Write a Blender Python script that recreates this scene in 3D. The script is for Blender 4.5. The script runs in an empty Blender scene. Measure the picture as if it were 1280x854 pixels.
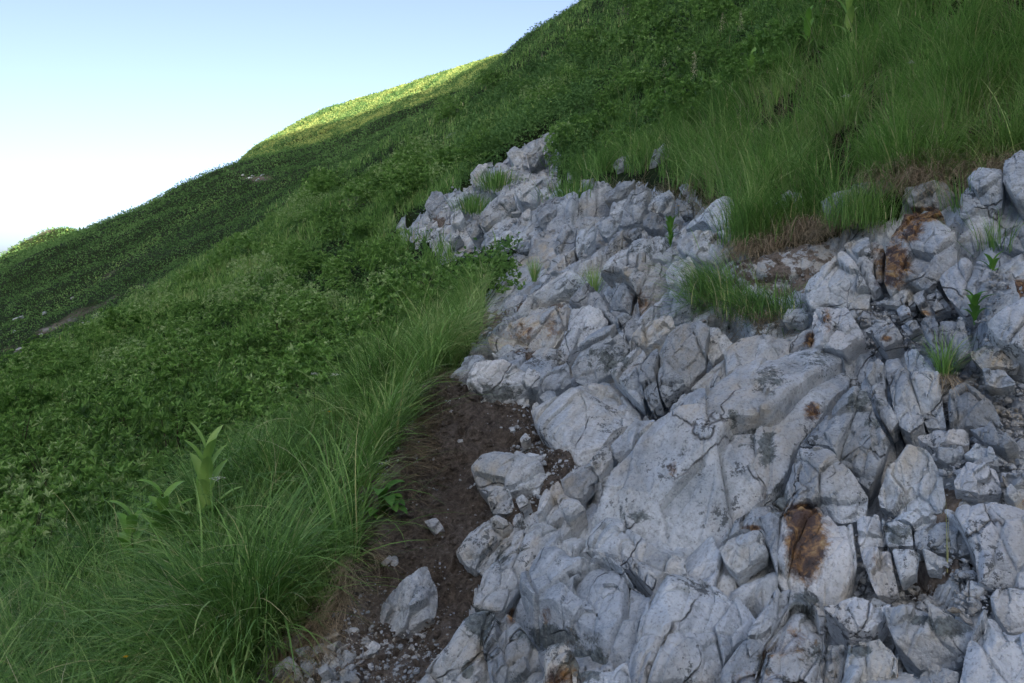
import bpy, math
import numpy as np
from mathutils import Vector
R = math.radians
rng = np.random.default_rng(7)
sc = bpy.context.scene
col = sc.collection

# ------------------------------------------------------------------ camera
FOC, CX, HY = 995.6, 640.0, 340.0          # focal length in photo pixels, image centre, horizon row
cd = bpy.data.cameras.new('camera'); cam = bpy.data.objects.new('camera', cd); col.objects.link(cam)
cd.lens = 28.0; cd.sensor_width = 36.0; cd.clip_start = 0.05; cd.clip_end = 12000
cd.shift_y = -(427 - HY) / 1280.0
cam.location = (0, 0, 0); cam.rotation_euler = (R(90), 0, 0)
sc.camera = cam

# ------------------------------------------------------------------ sky, sun, exposure
SUN_DIR = np.array([0.16, -0.97, 0.358]); SUN_DIR /= np.linalg.norm(SUN_DIR)
SUN_EL = math.asin(SUN_DIR[2])
w = bpy.data.worlds.new('World'); sc.world = w; w.use_nodes = True
nt = w.node_tree; nt.nodes.clear()
sky = nt.nodes.new('ShaderNodeTexSky'); sky.sky_type = 'NISHITA'; sky.sun_disc = False
sky.sun_elevation = SUN_EL
sky.sun_rotation = math.atan2(SUN_DIR[0], SUN_DIR[1])
sky.altitude = 1750; sky.air_density = 0.5; sky.dust_density = 10.0; sky.ozone_density = 0.0
bg = nt.nodes.new('ShaderNodeBackground'); bg.inputs[1].default_value = 0.15
wo = nt.nodes.new('ShaderNodeOutputWorld')
hs = nt.nodes.new('ShaderNodeHueSaturation'); hs.inputs['Saturation'].default_value = 0.90
nt.links.new(sky.outputs[0], hs.inputs['Color']); nt.links.new(hs.outputs[0], bg.inputs[0]); nt.links.new(bg.outputs[0], wo.inputs[0])
sl = bpy.data.lights.new('sun', 'SUN'); so = bpy.data.objects.new('sun', sl); col.objects.link(so)
sl.energy = 3.0; sl.angle = R(0.35); sl.color = (1.0, 0.90, 0.72)
so.rotation_euler = Vector(SUN_DIR).to_track_quat('Z', 'Y').to_euler()
sc.view_settings.view_transform = 'Standard'; sc.view_settings.look = 'None'
sc.view_settings.exposure = 1.42; sc.view_settings.gamma = 1.0
sc.view_settings.use_curve_mapping = False
sc.cycles.max_bounces = 5; sc.cycles.diffuse_bounces = 3; sc.cycles.glossy_bounces = 1
sc.cycles.transmission_bounces = 2; sc.cycles.transparent_max_bounces = 4

# ------------------------------------------------------------------ helpers
def tag(o, label=None, cat=None, group=None, kind=None):
    if label: o['label'] = label
    if cat: o['category'] = cat
    if group: o['group'] = group
    if kind: o['kind'] = kind
    return o

def mesh_np(name, V, F, mat, attrs=None, smooth=True, F3=None):
    """V (n,3), F (m,4) quads, F3 (k,3) triangles"""
    me = bpy.data.meshes.new(name)
    V = np.asarray(V, np.float32)
    F = np.zeros((0, 4), np.int32) if F is None else np.asarray(F, np.int32)
    F3 = np.zeros((0, 3), np.int32) if F3 is None else np.asarray(F3, np.int32)
    me.vertices.add(len(V)); me.vertices.foreach_set('co', V.ravel())
    nl = F.size + F3.size
    me.loops.add(nl)
    me.loops.foreach_set('vertex_index', np.concatenate([F.ravel(), F3.ravel()]))
    me.polygons.add(len(F) + len(F3))
    st = np.concatenate([np.arange(len(F)) * 4, F.size + np.arange(len(F3)) * 3]).astype(np.int32)
    me.polygons.foreach_set('loop_start', st)
    me.polygons.foreach_set('use_smooth', np.full(len(F) + len(F3), smooth))
    for k, a in (attrs or {}).items():
        at = me.attributes.new(k, 'FLOAT', 'POINT')
        at.data.foreach_set('value', np.asarray(a, np.float32))
    me.update(calc_edges=True)
    if mat: me.materials.append(mat)
    return me

def link(name, me, parent=None, loc=None):
    o = bpy.data.objects.new(name, me); col.objects.link(o)
    if parent: o.parent = parent
    if loc is not None: o.location = loc
    return o

def h3(ix, iy, iz, s=0):
    x = (ix.astype(np.int64) * 73856093) ^ (iy.astype(np.int64) * 19349663) ^ (iz.astype(np.int64) * 83492791) ^ (s * 2654435761 & 0x7fffffff)
    x = (x ^ (x >> 13)) & 0xffffffff
    x = (x * 1274126177) & 0xffffffff
    x = (x ^ (x >> 16)) & 0xffffffff
    x = (x * 2246822519) & 0xffffffff
    x = x ^ (x >> 15)
    return (x & 0xffffff) / float(0xffffff)

def vnoise(p, s=0):
    i = np.floor(p).astype(np.int64); f = p - i; f = f * f * (3 - 2 * f)
    r = 0
    for a in (0, 1):
        for b in (0, 1):
            for c in (0, 1):
                wgt = (f[:, 0] if a else 1 - f[:, 0]) * (f[:, 1] if b else 1 - f[:, 1]) * (f[:, 2] if c else 1 - f[:, 2])
                r = r + wgt * h3(i[:, 0] + a, i[:, 1] + b, i[:, 2] + c, s)
    return r * 2 - 1

def fbm(p, sc_, octv=4, s=0, gain=0.5):
    r = 0; a = 1.0; q = p / sc_
    for k in range(octv):
        r = r + a * vnoise(q + 17.3 * k, s + k); q = q * 2.03; a *= gain
    return r

def cells(p, sc_, s=0):
    q = p / sc_; i = np.floor(q).astype(np.int64)
    n = len(p); f1 = np.full(n, 9.0); f2 = np.full(n, 9.0); c = np.zeros((n, 3)); key = np.zeros((n, 3), np.int64)
    for a in (-1, 0, 1):
        for b in (-1, 0, 1):
            for d in (-1, 0, 1):
                ii = i + np.array([a, b, d])
                fp = np.stack([ii[:, 0] + h3(ii[:, 0], ii[:, 1], ii[:, 2], s + 1),
                               ii[:, 1] + h3(ii[:, 0], ii[:, 1], ii[:, 2], s + 2),
                               ii[:, 2] + h3(ii[:, 0], ii[:, 1], ii[:, 2], s + 3)], 1)
                dd = np.sqrt(((q - fp) ** 2).sum(1))
                m = dd < f1
                f2 = np.where(m, f1, np.minimum(f2, dd)); f1 = np.where(m, dd, f1)
                c[m] = fp[m]; key[m] = ii[m]
    r = np.stack([h3(key[:, 0], key[:, 1], key[:, 2], s + 5 + k) * 2 - 1 for k in range(4)], 1)
    return f1, f2, c * sc_, r

def facet(p, sc_, tilt=0.35, off=0.25, groove=0.1, s=0):
    """broken planar facets with a groove between neighbours"""
    f1, f2, c, r = cells(p + 0.12 * sc_ * np.stack([vnoise(p / sc_ * 2.3, s + 40 + k) for k in range(3)], 1), sc_, s)
    d = ((p - c) * r[:, :3]).sum(1) * tilt + r[:, 3] * off * sc_
    g = np.clip(1 - (f2 - f1) / 0.09, 0, 1)
    return d - groove * sc_ * g

JA = np.array([.58, .70, .42]); JA /= np.linalg.norm(JA)      # run of the long joints in the bedrock
def joint(p, k=2.6):
    return p - (p @ JA)[:, None] * JA[None] * (1 - 1 / k)
def jfacet(p, sc_, tilt, off, groove, s=0, k=2.6):
    """long flat slabs broken along the joint direction"""
    q = joint(p, k); q = q + .05 * sc_ * np.stack([vnoise(q / sc_ * 1.7, s + 40 + j) for j in range(3)], 1)
    f1, f2, c, r = cells(q, sc_, s)
    g = np.clip(1 - (f2 - f1) / (.012 / sc_ + .01), 0, 1)
    return ((q - c) * r[:, :3]).sum(1) * tilt + r[:, 3] * off * sc_ - groove * g
def smooth01(x): x = np.clip(x, 0, 1); return x * x * (3 - 2 * x)

def inpoly(px, py, poly):
    poly = np.asarray(poly, float); r = np.zeros(px.shape, bool)
    x1, y1 = poly[-1]
    for x2, y2 in poly:
        m = ((y1 > py) != (y2 > py))
        if y1 != y2:
            r ^= m & (px < (x2 - x1) * (py - y1) / (y2 - y1) + x1)
        x1, y1 = x2, y2
    return r

def pchip(x, y, xi):
    x = np.asarray(x, float); y = np.asarray(y, float)
    h = np.diff(x); d = np.diff(y) / h; m = np.zeros_like(y)
    for k in range(1, len(x) - 1):
        if d[k - 1] * d[k] > 0:
            w1 = 2 * h[k] + h[k - 1]; w2 = h[k] + 2 * h[k - 1]
            m[k] = (w1 + w2) / (w1 / d[k - 1] + w2 / d[k])
    m[0] = d[0]; m[-1] = d[-1]
    xi = np.clip(xi, x[0], x[-1])
    k = np.clip(np.searchsorted(x, xi) - 1, 0, len(x) - 2)
    t = (xi - x[k]) / h[k]
    return ((1 + 2 * t) * (1 - t) ** 2 * y[k] + t * (1 - t) ** 2 * h[k] * m[k]
            + t * t * (3 - 2 * t) * y[k + 1] + t * t * (t - 1) * h[k] * m[k + 1])

# ------------------------------------------------------------------ the lie of the land
# for each bearing: (elevation as a photo row, distance in metres, height of the plants there)
COLS = {
 -900: [(1200,2.9,.4),(1150,4,.4),(1100,9,.4),(1000,20,.3),(900,40,.2),(760,70,.2),(700,90,.2),(760,200,.2)],
 -300: [(900,2.9,.4),(800,4,.4),(760,6,.4),(700,9,.4),(620,14,.3),(560,22,.3),(562,30,.3),(520,40,.2),(470,60,.2),(420,80,.2),(440,100,.2),(520,200,.2)],
 0: [(900,2.6,.4),(800,3.6,.45),(740,4.5,.4),(715,5.5,.4),(620,7,.4),(540,10,.4),(484,15,.3),(472,17.5,.3),(480,24,.3),(463,34,.2),(400,45,.2),(330,68,.2),(325,72,.2),(345,90,.2),(420,200,.2)],
 160: [(900,2.4,.4),(760,3.2,.45),(690,3.8,.45),(640,4.4,.4),(600,6.5,.4),(500,9.5,.4),(420,16,.3),(384,22,.3),(390,30,.3),(370,40,.2),(320,52,.2),(266,73,.2),(262,77,.2),(300,110,.2),(400,200,.2)],
 280: [(900,2.3,.3),(800,2.7,.35),(700,3.1,.45),(600,3.7,.5),(550,4.3,.5),(562,5.5,.4),(500,7.5,.4),(420,11,.4),(340,20,.3),(303,28,.3),(312,38,.3),(290,48,.2),(250,62,.2),(216,78,.2),(212,82,.2),(225,95,.2),(400,200,.2)],
 300: [(900,2.3,.25),(800,2.7,.3),(700,3.1,.4),(600,3.7,.5),(540,4.3,.5),(550,5.5,.4),(490,7.7,.4),(415,11,.4),(330,20,.3),(293,28.5,.3),(303,38,.3),(282,48,.2),(243,62,.2),(208,79,.2),(203,84,.2),(204,95,.2),(199,108,.2),(230,125,.2),(400,200,.2)],
 400: [(900,2.4,0),(840,2.6,0),(760,2.9,.05),(700,3.1,.25),(600,3.6,.45),(520,4.3,.5),(482,5.0,.4),(495,6,.4),(440,8,.4),(380,11,.4),(300,17,.4),(238,28,.3),(225,33,.3),(230,45,.3),(215,60,.2),(190,80,.2),(162,105,.2),(143,118,.2),(139,124,.2),(170,150,.2),(340,220,.2)],
 480: [(900,2.4,0),(800,2.75,0),(740,3.0,0),(700,3.15,0),(620,3.5,.0),(560,3.8,.15),(500,4.3,.35),(440,5.2,.4),(450,6,.4),(400,8,.4),(340,11.5,.4),(280,16,.4),(250,20,.3),(200,32,.3),(175,42,.3),(180,55,.2),(160,75,.2),(134,108,.2),(118,124,.2),(114,129,.2),(150,160,.2),(320,240,.2)],
 560: [(900,2.35,0),(800,2.75,0),(700,3.1,0),(600,3.5,0),(520,4.0,0),(470,4.5,0),(430,5.3,.25),(390,6.5,.35),(350,8.5,.35),(300,10.5,.2),(270,11.5,0),(240,13,.1),(200,19,.4),(160,30,.4),(130,42,.3),(134,60,.2),(118,95,.2),(95,125,.2),(90,132,.2),(130,165,.2),(300,260,.2)],
 640: [(900,2.2,0),(800,2.6,0),(700,3.0,0),(600,3.5,0),(500,4.2,0),(440,4.9,0),(380,6,0),(330,7.5,0),(290,9.3,0),(240,12,0),(200,15,.05),(170,17.5,.1),(150,20,.4),(110,30,.4),(80,42,.3),(58,56,.2),(75,75,.2),(72,120,.2),(70,140,.2),(110,170,.2),(280,260,.2)],
 720: [(900,2.1,0),(800,2.5,0),(700,2.85,0),(600,3.35,0),(500,4.1,0),(420,5,0),(350,6.3,0),(300,7.8,0),(250,9.8,0),(215,12.0,.2),(150,16,.4),(80,25,.4),(10,46,.3),(5,52,.2),(60,90,.2),(200,200,.2)],
 800: [(900,2.05,0),(800,2.4,0),(700,2.75,0),(600,3.2,0),(500,3.8,0),(400,4.8,0),(330,6,0),(270,7.5,0),(220,9,.1),(150,12.5,.4),(80,18,.4),(0,30,.4),(-60,55,.3),(0,90,.2),(150,200,.2)],
 960: [(900,2.0,0),(800,2.3,0),(700,2.6,0),(600,2.95,0),(500,3.4,0),(400,4.1,0),(340,4.6,0),(300,4.9,.0),(250,5.4,.1),(200,6,.3),(120,8,.4),(50,11,.4),(-30,18,.4),(-150,45,.3),(-100,90,.2),(100,200,.2)],
 1120: [(900,1.95,0),(800,2.2,0),(700,2.45,0),(600,2.75,0),(500,3.1,0),(400,3.6,0),(300,4.1,0),(240,4.4,0),(180,4.8,.2),(100,5.6,.4),(0,7.5,.45),(-100,11,.4),(-250,40,.3),(-200,90,.2),(60,200,.2)],
 1280: [(900,1.9,0),(800,2.1,0),(700,2.3,0),(600,2.55,0),(500,2.85,0),(400,3.2,0),(300,3.6,0),(215,3.9,0),(160,4.3,.2),(60,5.1,.45),(-50,6.5,.45),(-180,10,.4),(-400,40,.3),(-300,90,.2),(0,200,.2)],
 1600: [(900,1.75,0),(700,2.1,0),(500,2.6,0),(300,3.1,0),(160,3.5,.1),(60,4,.4),(-100,5.2,.5),(-300,7.5,.4),(-500,14,.4),(-650,45,.3),(-500,90,.2),(-100,200,.2)],
 2300: [(900,1.5,0),(500,2.0,0),(200,2.5,0),(0,3,.2),(-300,4.4,.4),(-700,8,.4),(-900,15,.3),(-1100,45,.3),(-900,90,.2),(-200,200,.2)],
}
NU, NL = 900, 1100
U0, U1, L0, L1 = -1.55, 1.66, math.log(0.7), math.log(3000.0)
UT = np.linspace(U0, U1, NU); LT = np.linspace(L0, L1, NL)
def build_tables():
    cu, tv, th = [], [], []
    for px in sorted(COLS):
        pts = COLS[px]; cu.append((px - CX) / FOC)
        l = [math.log(p[1]) for p in pts]; v = [(HY - p[0]) / FOC for p in pts]; h = [p[2] for p in pts]
        z0 = v[0] * pts[0][1] - h[0]
        l = [L0] + l + [math.log(600), L1]; v = [(z0 + 0.02) / 0.7] + v + [-0.45, -0.30]; h = [0.0] + h + [0.2, 0.2]
        tv.append(pchip(l, v, LT)); th.append(np.interp(LT, l, h))
    tv, th = np.array(tv), np.array(th)
    V = np.stack([pchip(cu, tv[:, j], UT) for j in range(NL)], 1)
    H = np.stack([np.interp(UT, cu, th[:, j]) for j in range(NL)], 1)
    k = np.exp(-0.5 * (np.arange(-9, 10) / 4.0) ** 2); k /= k.sum()
    Vp = np.pad(V, ((9, 9), (0, 0)), 'edge'); Hp = np.pad(H, ((9, 9), (0, 0)), 'edge')
    V = sum(k[i] * Vp[i:i + NU] for i in range(19)); H = sum(k[i] * Hp[i:i + NU] for i in range(19))
    return V, H
TV, TH = build_tables()
TG = TV - TH / np.exp(LT)[None, :]
def look(T, u, l):
    a = np.clip((u - U0) / (U1 - U0) * (NU - 1), 0, NU - 1.001); b = np.clip((l - L0) / (L1 - L0) * (NL - 1), 0, NL - 1.001)
    i = a.astype(int); j = b.astype(int); a = a - i; b = b - j
    return (T[i, j] * (1 - a) * (1 - b) + T[i + 1, j] * a * (1 - b) + T[i, j + 1] * (1 - a) * b + T[i + 1, j + 1] * a * b)
def ground_z(x, y):
    x = np.asarray(x, float); y = np.maximum(np.asarray(y, float), 0.7)
    return y * look(TG, x / y, np.log(y))
def hit(px, py):
    """point of the bare ground seen along one bearing and elevation"""
    u = (px - CX) / FOC; v = (HY - py) / FOC
    row = look(TG, np.full(NL, u), LT)
    k = np.argmax(row >= v)
    if row[k] < v: k = NL // 2
    t = 0 if k == 0 else (v - row[k - 1]) / max(row[k] - row[k - 1], 1e-9)
    d = math.exp(LT[max(k - 1, 0)] + t * (LT[1] - LT[0]))
    return np.array([u * d, d, v * d])
def gnormal(P, e=0.2):
    x, y = P[0], P[1]
    z = ground_z(np.array([x - e, x + e, x, x]), np.array([y, y, y - e, y + e]))
    n = np.array([-(z[1] - z[0]) / (2 * e), -(z[3] - z[2]) / (2 * e), 1.0])
    return n / np.linalg.norm(n)
def vis_row(x, y):
    """photo row at which the plant tops above this spot are seen"""
    return HY - FOC * look(TV, x / y, np.log(y))

ROCK = [(515,900),(580,765),(640,650),(700,600),(722,575),(665,515),(640,500),(590,500),(560,472),(572,450),(575,425),(600,385),(605,350),(640,322),(648,302),(620,292),(600,292),(555,306),(500,272),(492,262),(520,245),(560,230),(590,205),(630,188),(655,165),(688,150),(702,163),(697,190),(700,213),(722,218),(745,225),(757,228),(800,212),(860,225),(912,235),(925,300),(938,330),(1050,292),(1060,272),(1125,257),(1130,230),(1200,222),(1260,188),(1400,175),(2400,100),(2400,1300),(515,1300)]
SOIL = [(250,1300),(280,900),(300,820),(360,780),(440,690),(455,640),(475,570),(505,510),(535,470),(565,450),(600,470),(660,500),(722,575),(700,620),(645,650),(605,710),(580,775),(520,900),(520,1300)]
# ------------------------------------------------------------------ the rocks, one by one
# (kind, label, outline as bearings/elevations, options: k lean towards the trail, c crest lines, e edge steepness, w warmth)
S_, B_, T_ = 'rock_slab', 'boulder', 'stone'
ROCKS = [
 (S_, 'broad grey slab with a bright white lower rim above a dark green patch, low centre', [(648,730),(675,685),(695,678),(715,693),(758,701),(812,734),(793,775),(789,813),(760,835),(715,835),(680,812),(655,790)], dict(k=.15,c=[((648,735),(789,808),-1.6,.12)])),
 (S_, 'narrow lichen-grey rib of rock standing left of the white-rimmed slab', [(670,650),(703,668),(676,685),(648,726),(628,758),(590,760),(605,718),(628,683),(645,660)], dict(k=.3)),
 (B_, 'knobbly white rock with a round dark green spot at the bottom edge of the trail', [(505,885),(522,848),(558,805),(578,780),(586,763),(618,761),(604,792),(606,820),(622,885)], dict(k=.45)),
 (B_, 'grey upright block below the narrow rib, streaked with green', [(628,760),(650,782),(668,810),(674,885),(624,885),(606,822),(604,795)], dict(k=.5)),
 (B_, 'small brown-mottled rock in the dark green hollow at the bottom', [(682,803),(705,800),(722,828),(718,885),(675,885)], dict(k=.5,w=.8)),
 (B_, 'grey rough rock at the bottom edge right of the brown-mottled rock', [(720,838),(760,838),(783,828),(790,860),(800,885),(720,885)], dict(k=.4)),
 (S_, 'sloping grey shelf just above the white-rimmed slab', [(698,677),(728,655),(770,650),(822,685),(850,690),(852,705),(822,715),(812,730),(785,708),(758,698),(716,690)], dict(k=.12)),
 (B_, 'big pointed block overhanging a shadowed gap at the bottom centre', [(862,702),(895,712),(930,733),(945,750),(935,765),(905,795),(885,828),(840,838),(800,856),(785,872),(775,830),(792,790),(800,765),(815,735),(838,713)], dict(k=.25,c=[((868,702),(800,870),-.55,.1)])),
 (S_, 'long pale rib running down to the bottom edge beside the shadowed gap', [(972,735),(988,727),(986,752),(955,800),(932,885),(880,885),(902,830),(935,790)], dict(k=.3)),
 (B_, 'block crusted with brown and black lichen below the rust-stained rock', [(989,727),(1010,745),(1020,765),(1031,803),(1030,885),(935,885),(957,802),(986,758)], dict(k=.35,w=.5)),
 (B_, 'narrow brown-crusted block left of the dark-spotted bottom block', [(1034,803),(1056,800),(1048,885),(1028,885)], dict(k=.4,w=.8)),
 (B_, 'dark-spotted yellowish block on the bottom edge, under the thick blue-grey slab', [(1060,802),(1100,797),(1122,825),(1124,885),(1050,885)], dict(k=.4,w=.5)),
 (S_, 'crescent-shaped pale stone slab above the dark-spotted block', [(1028,755),(1073,748),(1115,750),(1100,773),(1090,785),(1060,783),(1043,768)], dict(k=.3,p=.04,wh=.5)),
 (S_, 'thick slab with a dark blue-green top and pale front face, lower right', [(1105,763),(1140,757),(1173,763),(1219,780),(1218,805),(1200,816),(1145,819),(1120,803),(1110,780)], dict(k=.35,p=.05,c=[((1108,795),(1219,796),-1.2,.05)])),
 (B_, 'big pale rough block in the bottom right corner', [(1210,805),(1221,776),(1248,775),(1262,792),(1340,785),(1360,890),(1194,890)], dict(k=.3,p=.06,wh=.3)),
 (B_, 'rounded pale block on the right edge just above the corner block', [(1238,748),(1251,735),(1310,735),(1330,782),(1262,788),(1246,770)], dict(k=.35,p=.05,wh=.3)),
 (S_, 'large pale smooth slab thrusting in from the right edge with a pointed left tip', [(1178,614),(1220,622),(1290,635),(1350,700),(1320,732),(1250,732),(1222,724),(1219,690),(1202,655)], dict(k=.2,p=.07,wh=.6)),
 (T_, 'grey stone at the bottom edge between the blue-green slab and the corner block', [(1150,842),(1165,830),(1198,838),(1196,885),(1152,885)], dict(k=.4)),
 (T_, 'small white stone with an orange spot at the bottom edge', [(1114,840),(1143,842),(1145,875),(1116,875)], dict(k=.4,wh=.6)),
 (B_, 'square white block right of the rust-stained rock, top of its column', [(1072,645),(1098,643),(1106,681),(1074,682)], dict(k=.4,wh=.5)),
 (B_, 'white block tinged orange below the square white block', [(1075,685),(1111,685),(1120,735),(1095,742),(1080,705)], dict(k=.4,wh=.5,w=.4)),
 (B_, 'dark green-grey block beside the square white block', [(1101,648),(1138,655),(1141,682),(1109,681)], dict(k=.4,dk=.5)),
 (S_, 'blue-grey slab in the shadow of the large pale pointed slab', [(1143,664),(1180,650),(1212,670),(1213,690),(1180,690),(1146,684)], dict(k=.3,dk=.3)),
 (T_, 'pale chipped stone above the heap of gravel on the right', [(1115,686),(1150,688),(1146,712),(1126,728)], dict(k=.4)),
 (T_, 'bluish angular stone at the head of the gravel pocket', [(1153,686),(1183,693),(1178,709),(1160,708)], dict(k=.4)),
 (B_, 'upper half of the split rock, plain grey, above the rust stain', [(998,558),(1035,560),(1065,590),(1082,612),(1080,642),(1050,652),(1010,626),(985,642),(975,650),(977,610)], dict(k=.3,c=[((1038,560),(1020,640),.5,.09)])),
 (B_, 'white rock with the big oval rust-brown stain', [(975,652),(1000,629),(1025,634),(1050,654),(1067,654),(1072,705),(1055,742),(1020,745),(985,725),(972,715)], dict(k=.25,wh=.5,w=.3)),
 (B_, 'rounded dark-topped rock above the split rock', [(1065,483),(1080,485),(1100,530),(1112,548),(1102,580),(1084,608),(1066,588),(1037,557),(998,554),(1015,530),(1040,503)], dict(k=.3)),
 (S_, 'biggest slab of the slope, blue-grey with black lichen speckles, centre right', [(735,635),(770,590),(800,560),(835,530),(870,500),(908,490),(948,465),(973,450),(1000,438),(1025,433),(1050,437),(1060,455),(1055,480),(1035,500),(1015,528),(990,558),(982,586),(965,605),(935,625),(915,650),(897,668),(870,676),(850,690),(822,684),(800,660),(770,648),(740,650)], dict(k=.1)),
 (S_, 'tapering grey sliver between the biggest slab and the rust-stained rock', [(917,652),(980,592),(974,650),(971,715),(962,690),(952,664),(925,664),(900,672)], dict(k=.2)),
 (B_, 'small smooth block under the tapering grey sliver', [(898,681),(925,666),(952,666),(961,690),(920,713),(905,700)], dict(k=.3)),
 (S_, 'yellowish grey slab below the tussock in the middle of the rocks', [(862,482),(890,455),(918,433),(950,424),(978,418),(1003,400),(1018,397),(1010,430),(970,448),(945,463),(908,487),(893,478)], dict(k=.12,w=.3)),
 (S_, 'grey slab strip just below the long diagonal crack', [(803,557),(825,530),(850,493),(860,484),(892,480),(905,490),(868,498),(833,528),(812,552)], dict(k=.15)),
 (B_, 'leftmost of the cracked blocks above the long diagonal crack', [(760,460),(797,425),(803,433),(793,452),(800,474),(803,503),(787,490),(767,467)], dict(k=.3)),
 (B_, 'narrow middle block among the cracked blocks above the long diagonal crack', [(801,446),(820,431),(822,445),(816,462),(818,470),(824,499),(811,507),(804,490),(799,465)], dict(k=.3)),
 (B_, 'wide block with scored face above the long diagonal crack', [(824,432),(830,415),(852,403),(875,395),(887,408),(882,425),(881,440),(880,455),(860,474),(840,491),(829,499),(823,475),(825,445)], dict(k=.3)),
 (B_, 'small triangular block at the upper end of the long diagonal crack', [(888,407),(900,410),(917,430),(905,440),(891,450),(884,440),(885,420)], dict(k=.35)),
 (S_, 'large smooth tan-grey slab beside the dirt hollow', [(663,512),(695,497),(735,475),(768,466),(798,503),(793,525),(760,553),(725,574),(695,560),(673,535)], dict(k=.12,w=.2,c=[((768,466),(735,560),.25,.1)])),
 (T_, 'small strip block at the foot of the long diagonal crack', [(795,524),(815,514),(818,530),(795,553),(766,568),(763,555)], dict(k=.15)),
 (T_, 'cracked flat block below the tan-grey slab', [(760,557),(766,572),(747,592),(737,577)], dict(k=.15,w=.2)),
 (T_, 'flat block with a forked crack below the tan-grey slab', [(735,577),(746,593),(725,618),(705,615),(701,600),(722,582)], dict(k=.15,w=.2)),
 (S_, 'low smooth tan shelf between the trail stones and the biggest slab', [(698,602),(706,618),(722,622),(733,640),(700,668),(672,650),(680,625)], dict(k=.15,w=.3)),
 (B_, 'flat-topped stone lying alone in the dirt hollow', [(588,583),(598,573),(630,563),(665,570),(683,583),(670,603),(643,612),(610,615),(595,603)], dict(k=.3,p=.08,w=.2)),
 (T_, 'upright pale stone propped below the flat-topped stone', [(609,623),(618,610),(636,612),(643,637),(633,643),(615,641)], dict(k=.5,p=.06,w=.2)),
 (T_, 'small brownish stone right of the upright pale stone', [(645,625),(653,620),(663,628),(650,637)], dict(k=.4,p=.03,w=.3)),
 (T_, 'small dark pebble under the right end of the flat-topped stone', [(663,605),(673,604),(674,614),(666,617)], dict(k=.4,p=.03)),
 (T_, 'thin white sliver behind the flat-topped stone', [(652,565),(683,568),(680,574),(662,573)], dict(k=.4,p=.03,wh=.4)),
 (B_, 'rounded tan stone half buried at the edge of the dirt path', [(570,687),(590,660),(620,644),(643,658),(625,680),(595,708),(580,700)], dict(k=.25,w=.4)),
 (S_, 'low tan rock ledge between the rounded tan stone and the narrow rib', [(595,712),(627,681),(645,662),(640,672),(605,716)], dict(k=.2,w=.4)),
 (B_, 'large white stone with a black-speckled underside overhanging the dirt hollow', [(583,475),(595,455),(630,451),(675,463),(673,480),(645,490),(605,508),(590,500)], dict(k=.5,p=.1,wh=.4,c=[((583,478),(675,472),-.9,.06)])),
 (T_, 'flat pale stone at the grass edge left of the overhanging white stone', [(561,470),(583,446),(595,439),(605,447),(588,460),(572,473)], dict(k=.35,p=.06)),
 (B_, 'squarish block right of the overhanging white stone', [(676,470),(681,460),(710,455),(714,475),(695,488),(674,483)], dict(k=.4,p=.05)),
 (T_, 'small grey block below the squarish block', [(667,489),(675,486),(693,488),(695,497),(680,501)], dict(k=.4,p=.03)),
 (T_, 'small brownish stone tucked under the overhanging white stone', [(645,497),(660,494),(660,507),(648,509)], dict(k=.4,p=.03,w=.4)),
 (T_, 'little round stone alone in the dark dirt of the hollow', [(650,547),(657,541),(663,547),(658,552),(651,551)], dict(k=.4,p=.02,w=.4)),
 (B_, 'dark-faced block leaning above the large tan-grey slab', [(713,455),(735,420),(760,400),(788,428),(773,448),(735,473),(718,467)], dict(k=.4,p=.06,c=[((713,455),(788,425),-.8,.08)])),
 (B_, 'light rock wedge behind the dark-faced leaning block', [(705,422),(715,383),(735,380),(750,390),(760,400),(733,420),(708,440),(693,433)], dict(k=.35,wh=.3)),
 (S_, 'long orange-tinted slab across the middle of the trail', [(610,423),(643,400),(680,388),(714,383),(706,412),(690,432),(648,433),(613,433)], dict(k=.4,w=.6)),
 (T_, 'thin dark flat stone below the orange-tinted slab', [(613,438),(633,432),(660,433),(663,442),(635,447)], dict(k=.4,dk=.4,p=.03)),
 (T_, 'low tan stone beside the thin dark flat stone', [(665,444),(678,433),(702,438),(705,448),(680,450)], dict(k=.4,p=.03,w=.3)),
 (S_, 'ragged stepped slab above the patch of brown soil', [(640,388),(660,368),(685,353),(710,335),(730,345),(730,355),(700,363),(668,381)], dict(k=.4)),
 (B_, 'small smooth boulder at the foot of the big overhung block', [(750,355),(775,345),(793,360),(785,387),(765,379)], dict(k=.45,c=[((776,345),(784,388),.8,.05)])),
 (B_, 'big block with a pale slanting top, in the middle of the slope', [(745,340),(768,317),(823,290),(838,293),(836,330),(823,326),(780,336)], dict(k=.4,p=.08,wh=.3)),
 (B_, 'tan overhung face under the pale slanting top', [(748,343),(780,337),(824,327),(835,333),(832,360),(815,393),(795,388),(795,360),(776,343)], dict(k=.45,w=.5)),
 (B_, 'grey pointed block right of the big overhung block', [(833,355),(838,333),(862,320),(868,333),(850,362),(858,380),(835,375)], dict(k=.45)),
 (B_, 'smooth white block left of the dark tussock', [(815,402),(829,362),(840,372),(857,366),(875,375),(870,392),(843,403)], dict(k=.4,wh=.4)),
 (S_, 'thin tan slab lying on top of the cracked blocks', [(788,420),(810,403),(838,393),(841,406),(823,420),(800,429)], dict(k=.4,p=.08,w=.4)),
 (B_, 'jagged white block between the light wedge and the thin tan slab', [(710,380),(730,358),(745,360),(760,385),(785,390),(805,403),(788,418),(768,403),(750,388)], dict(k=.35,wh=.4)),
 (B_, 'rounded grey boulder right of the little green plant in the gap', [(845,310),(853,290),(880,278),(895,290),(913,320),(905,335),(870,325),(860,320)], dict(k=.5,p=.05)),
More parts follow.
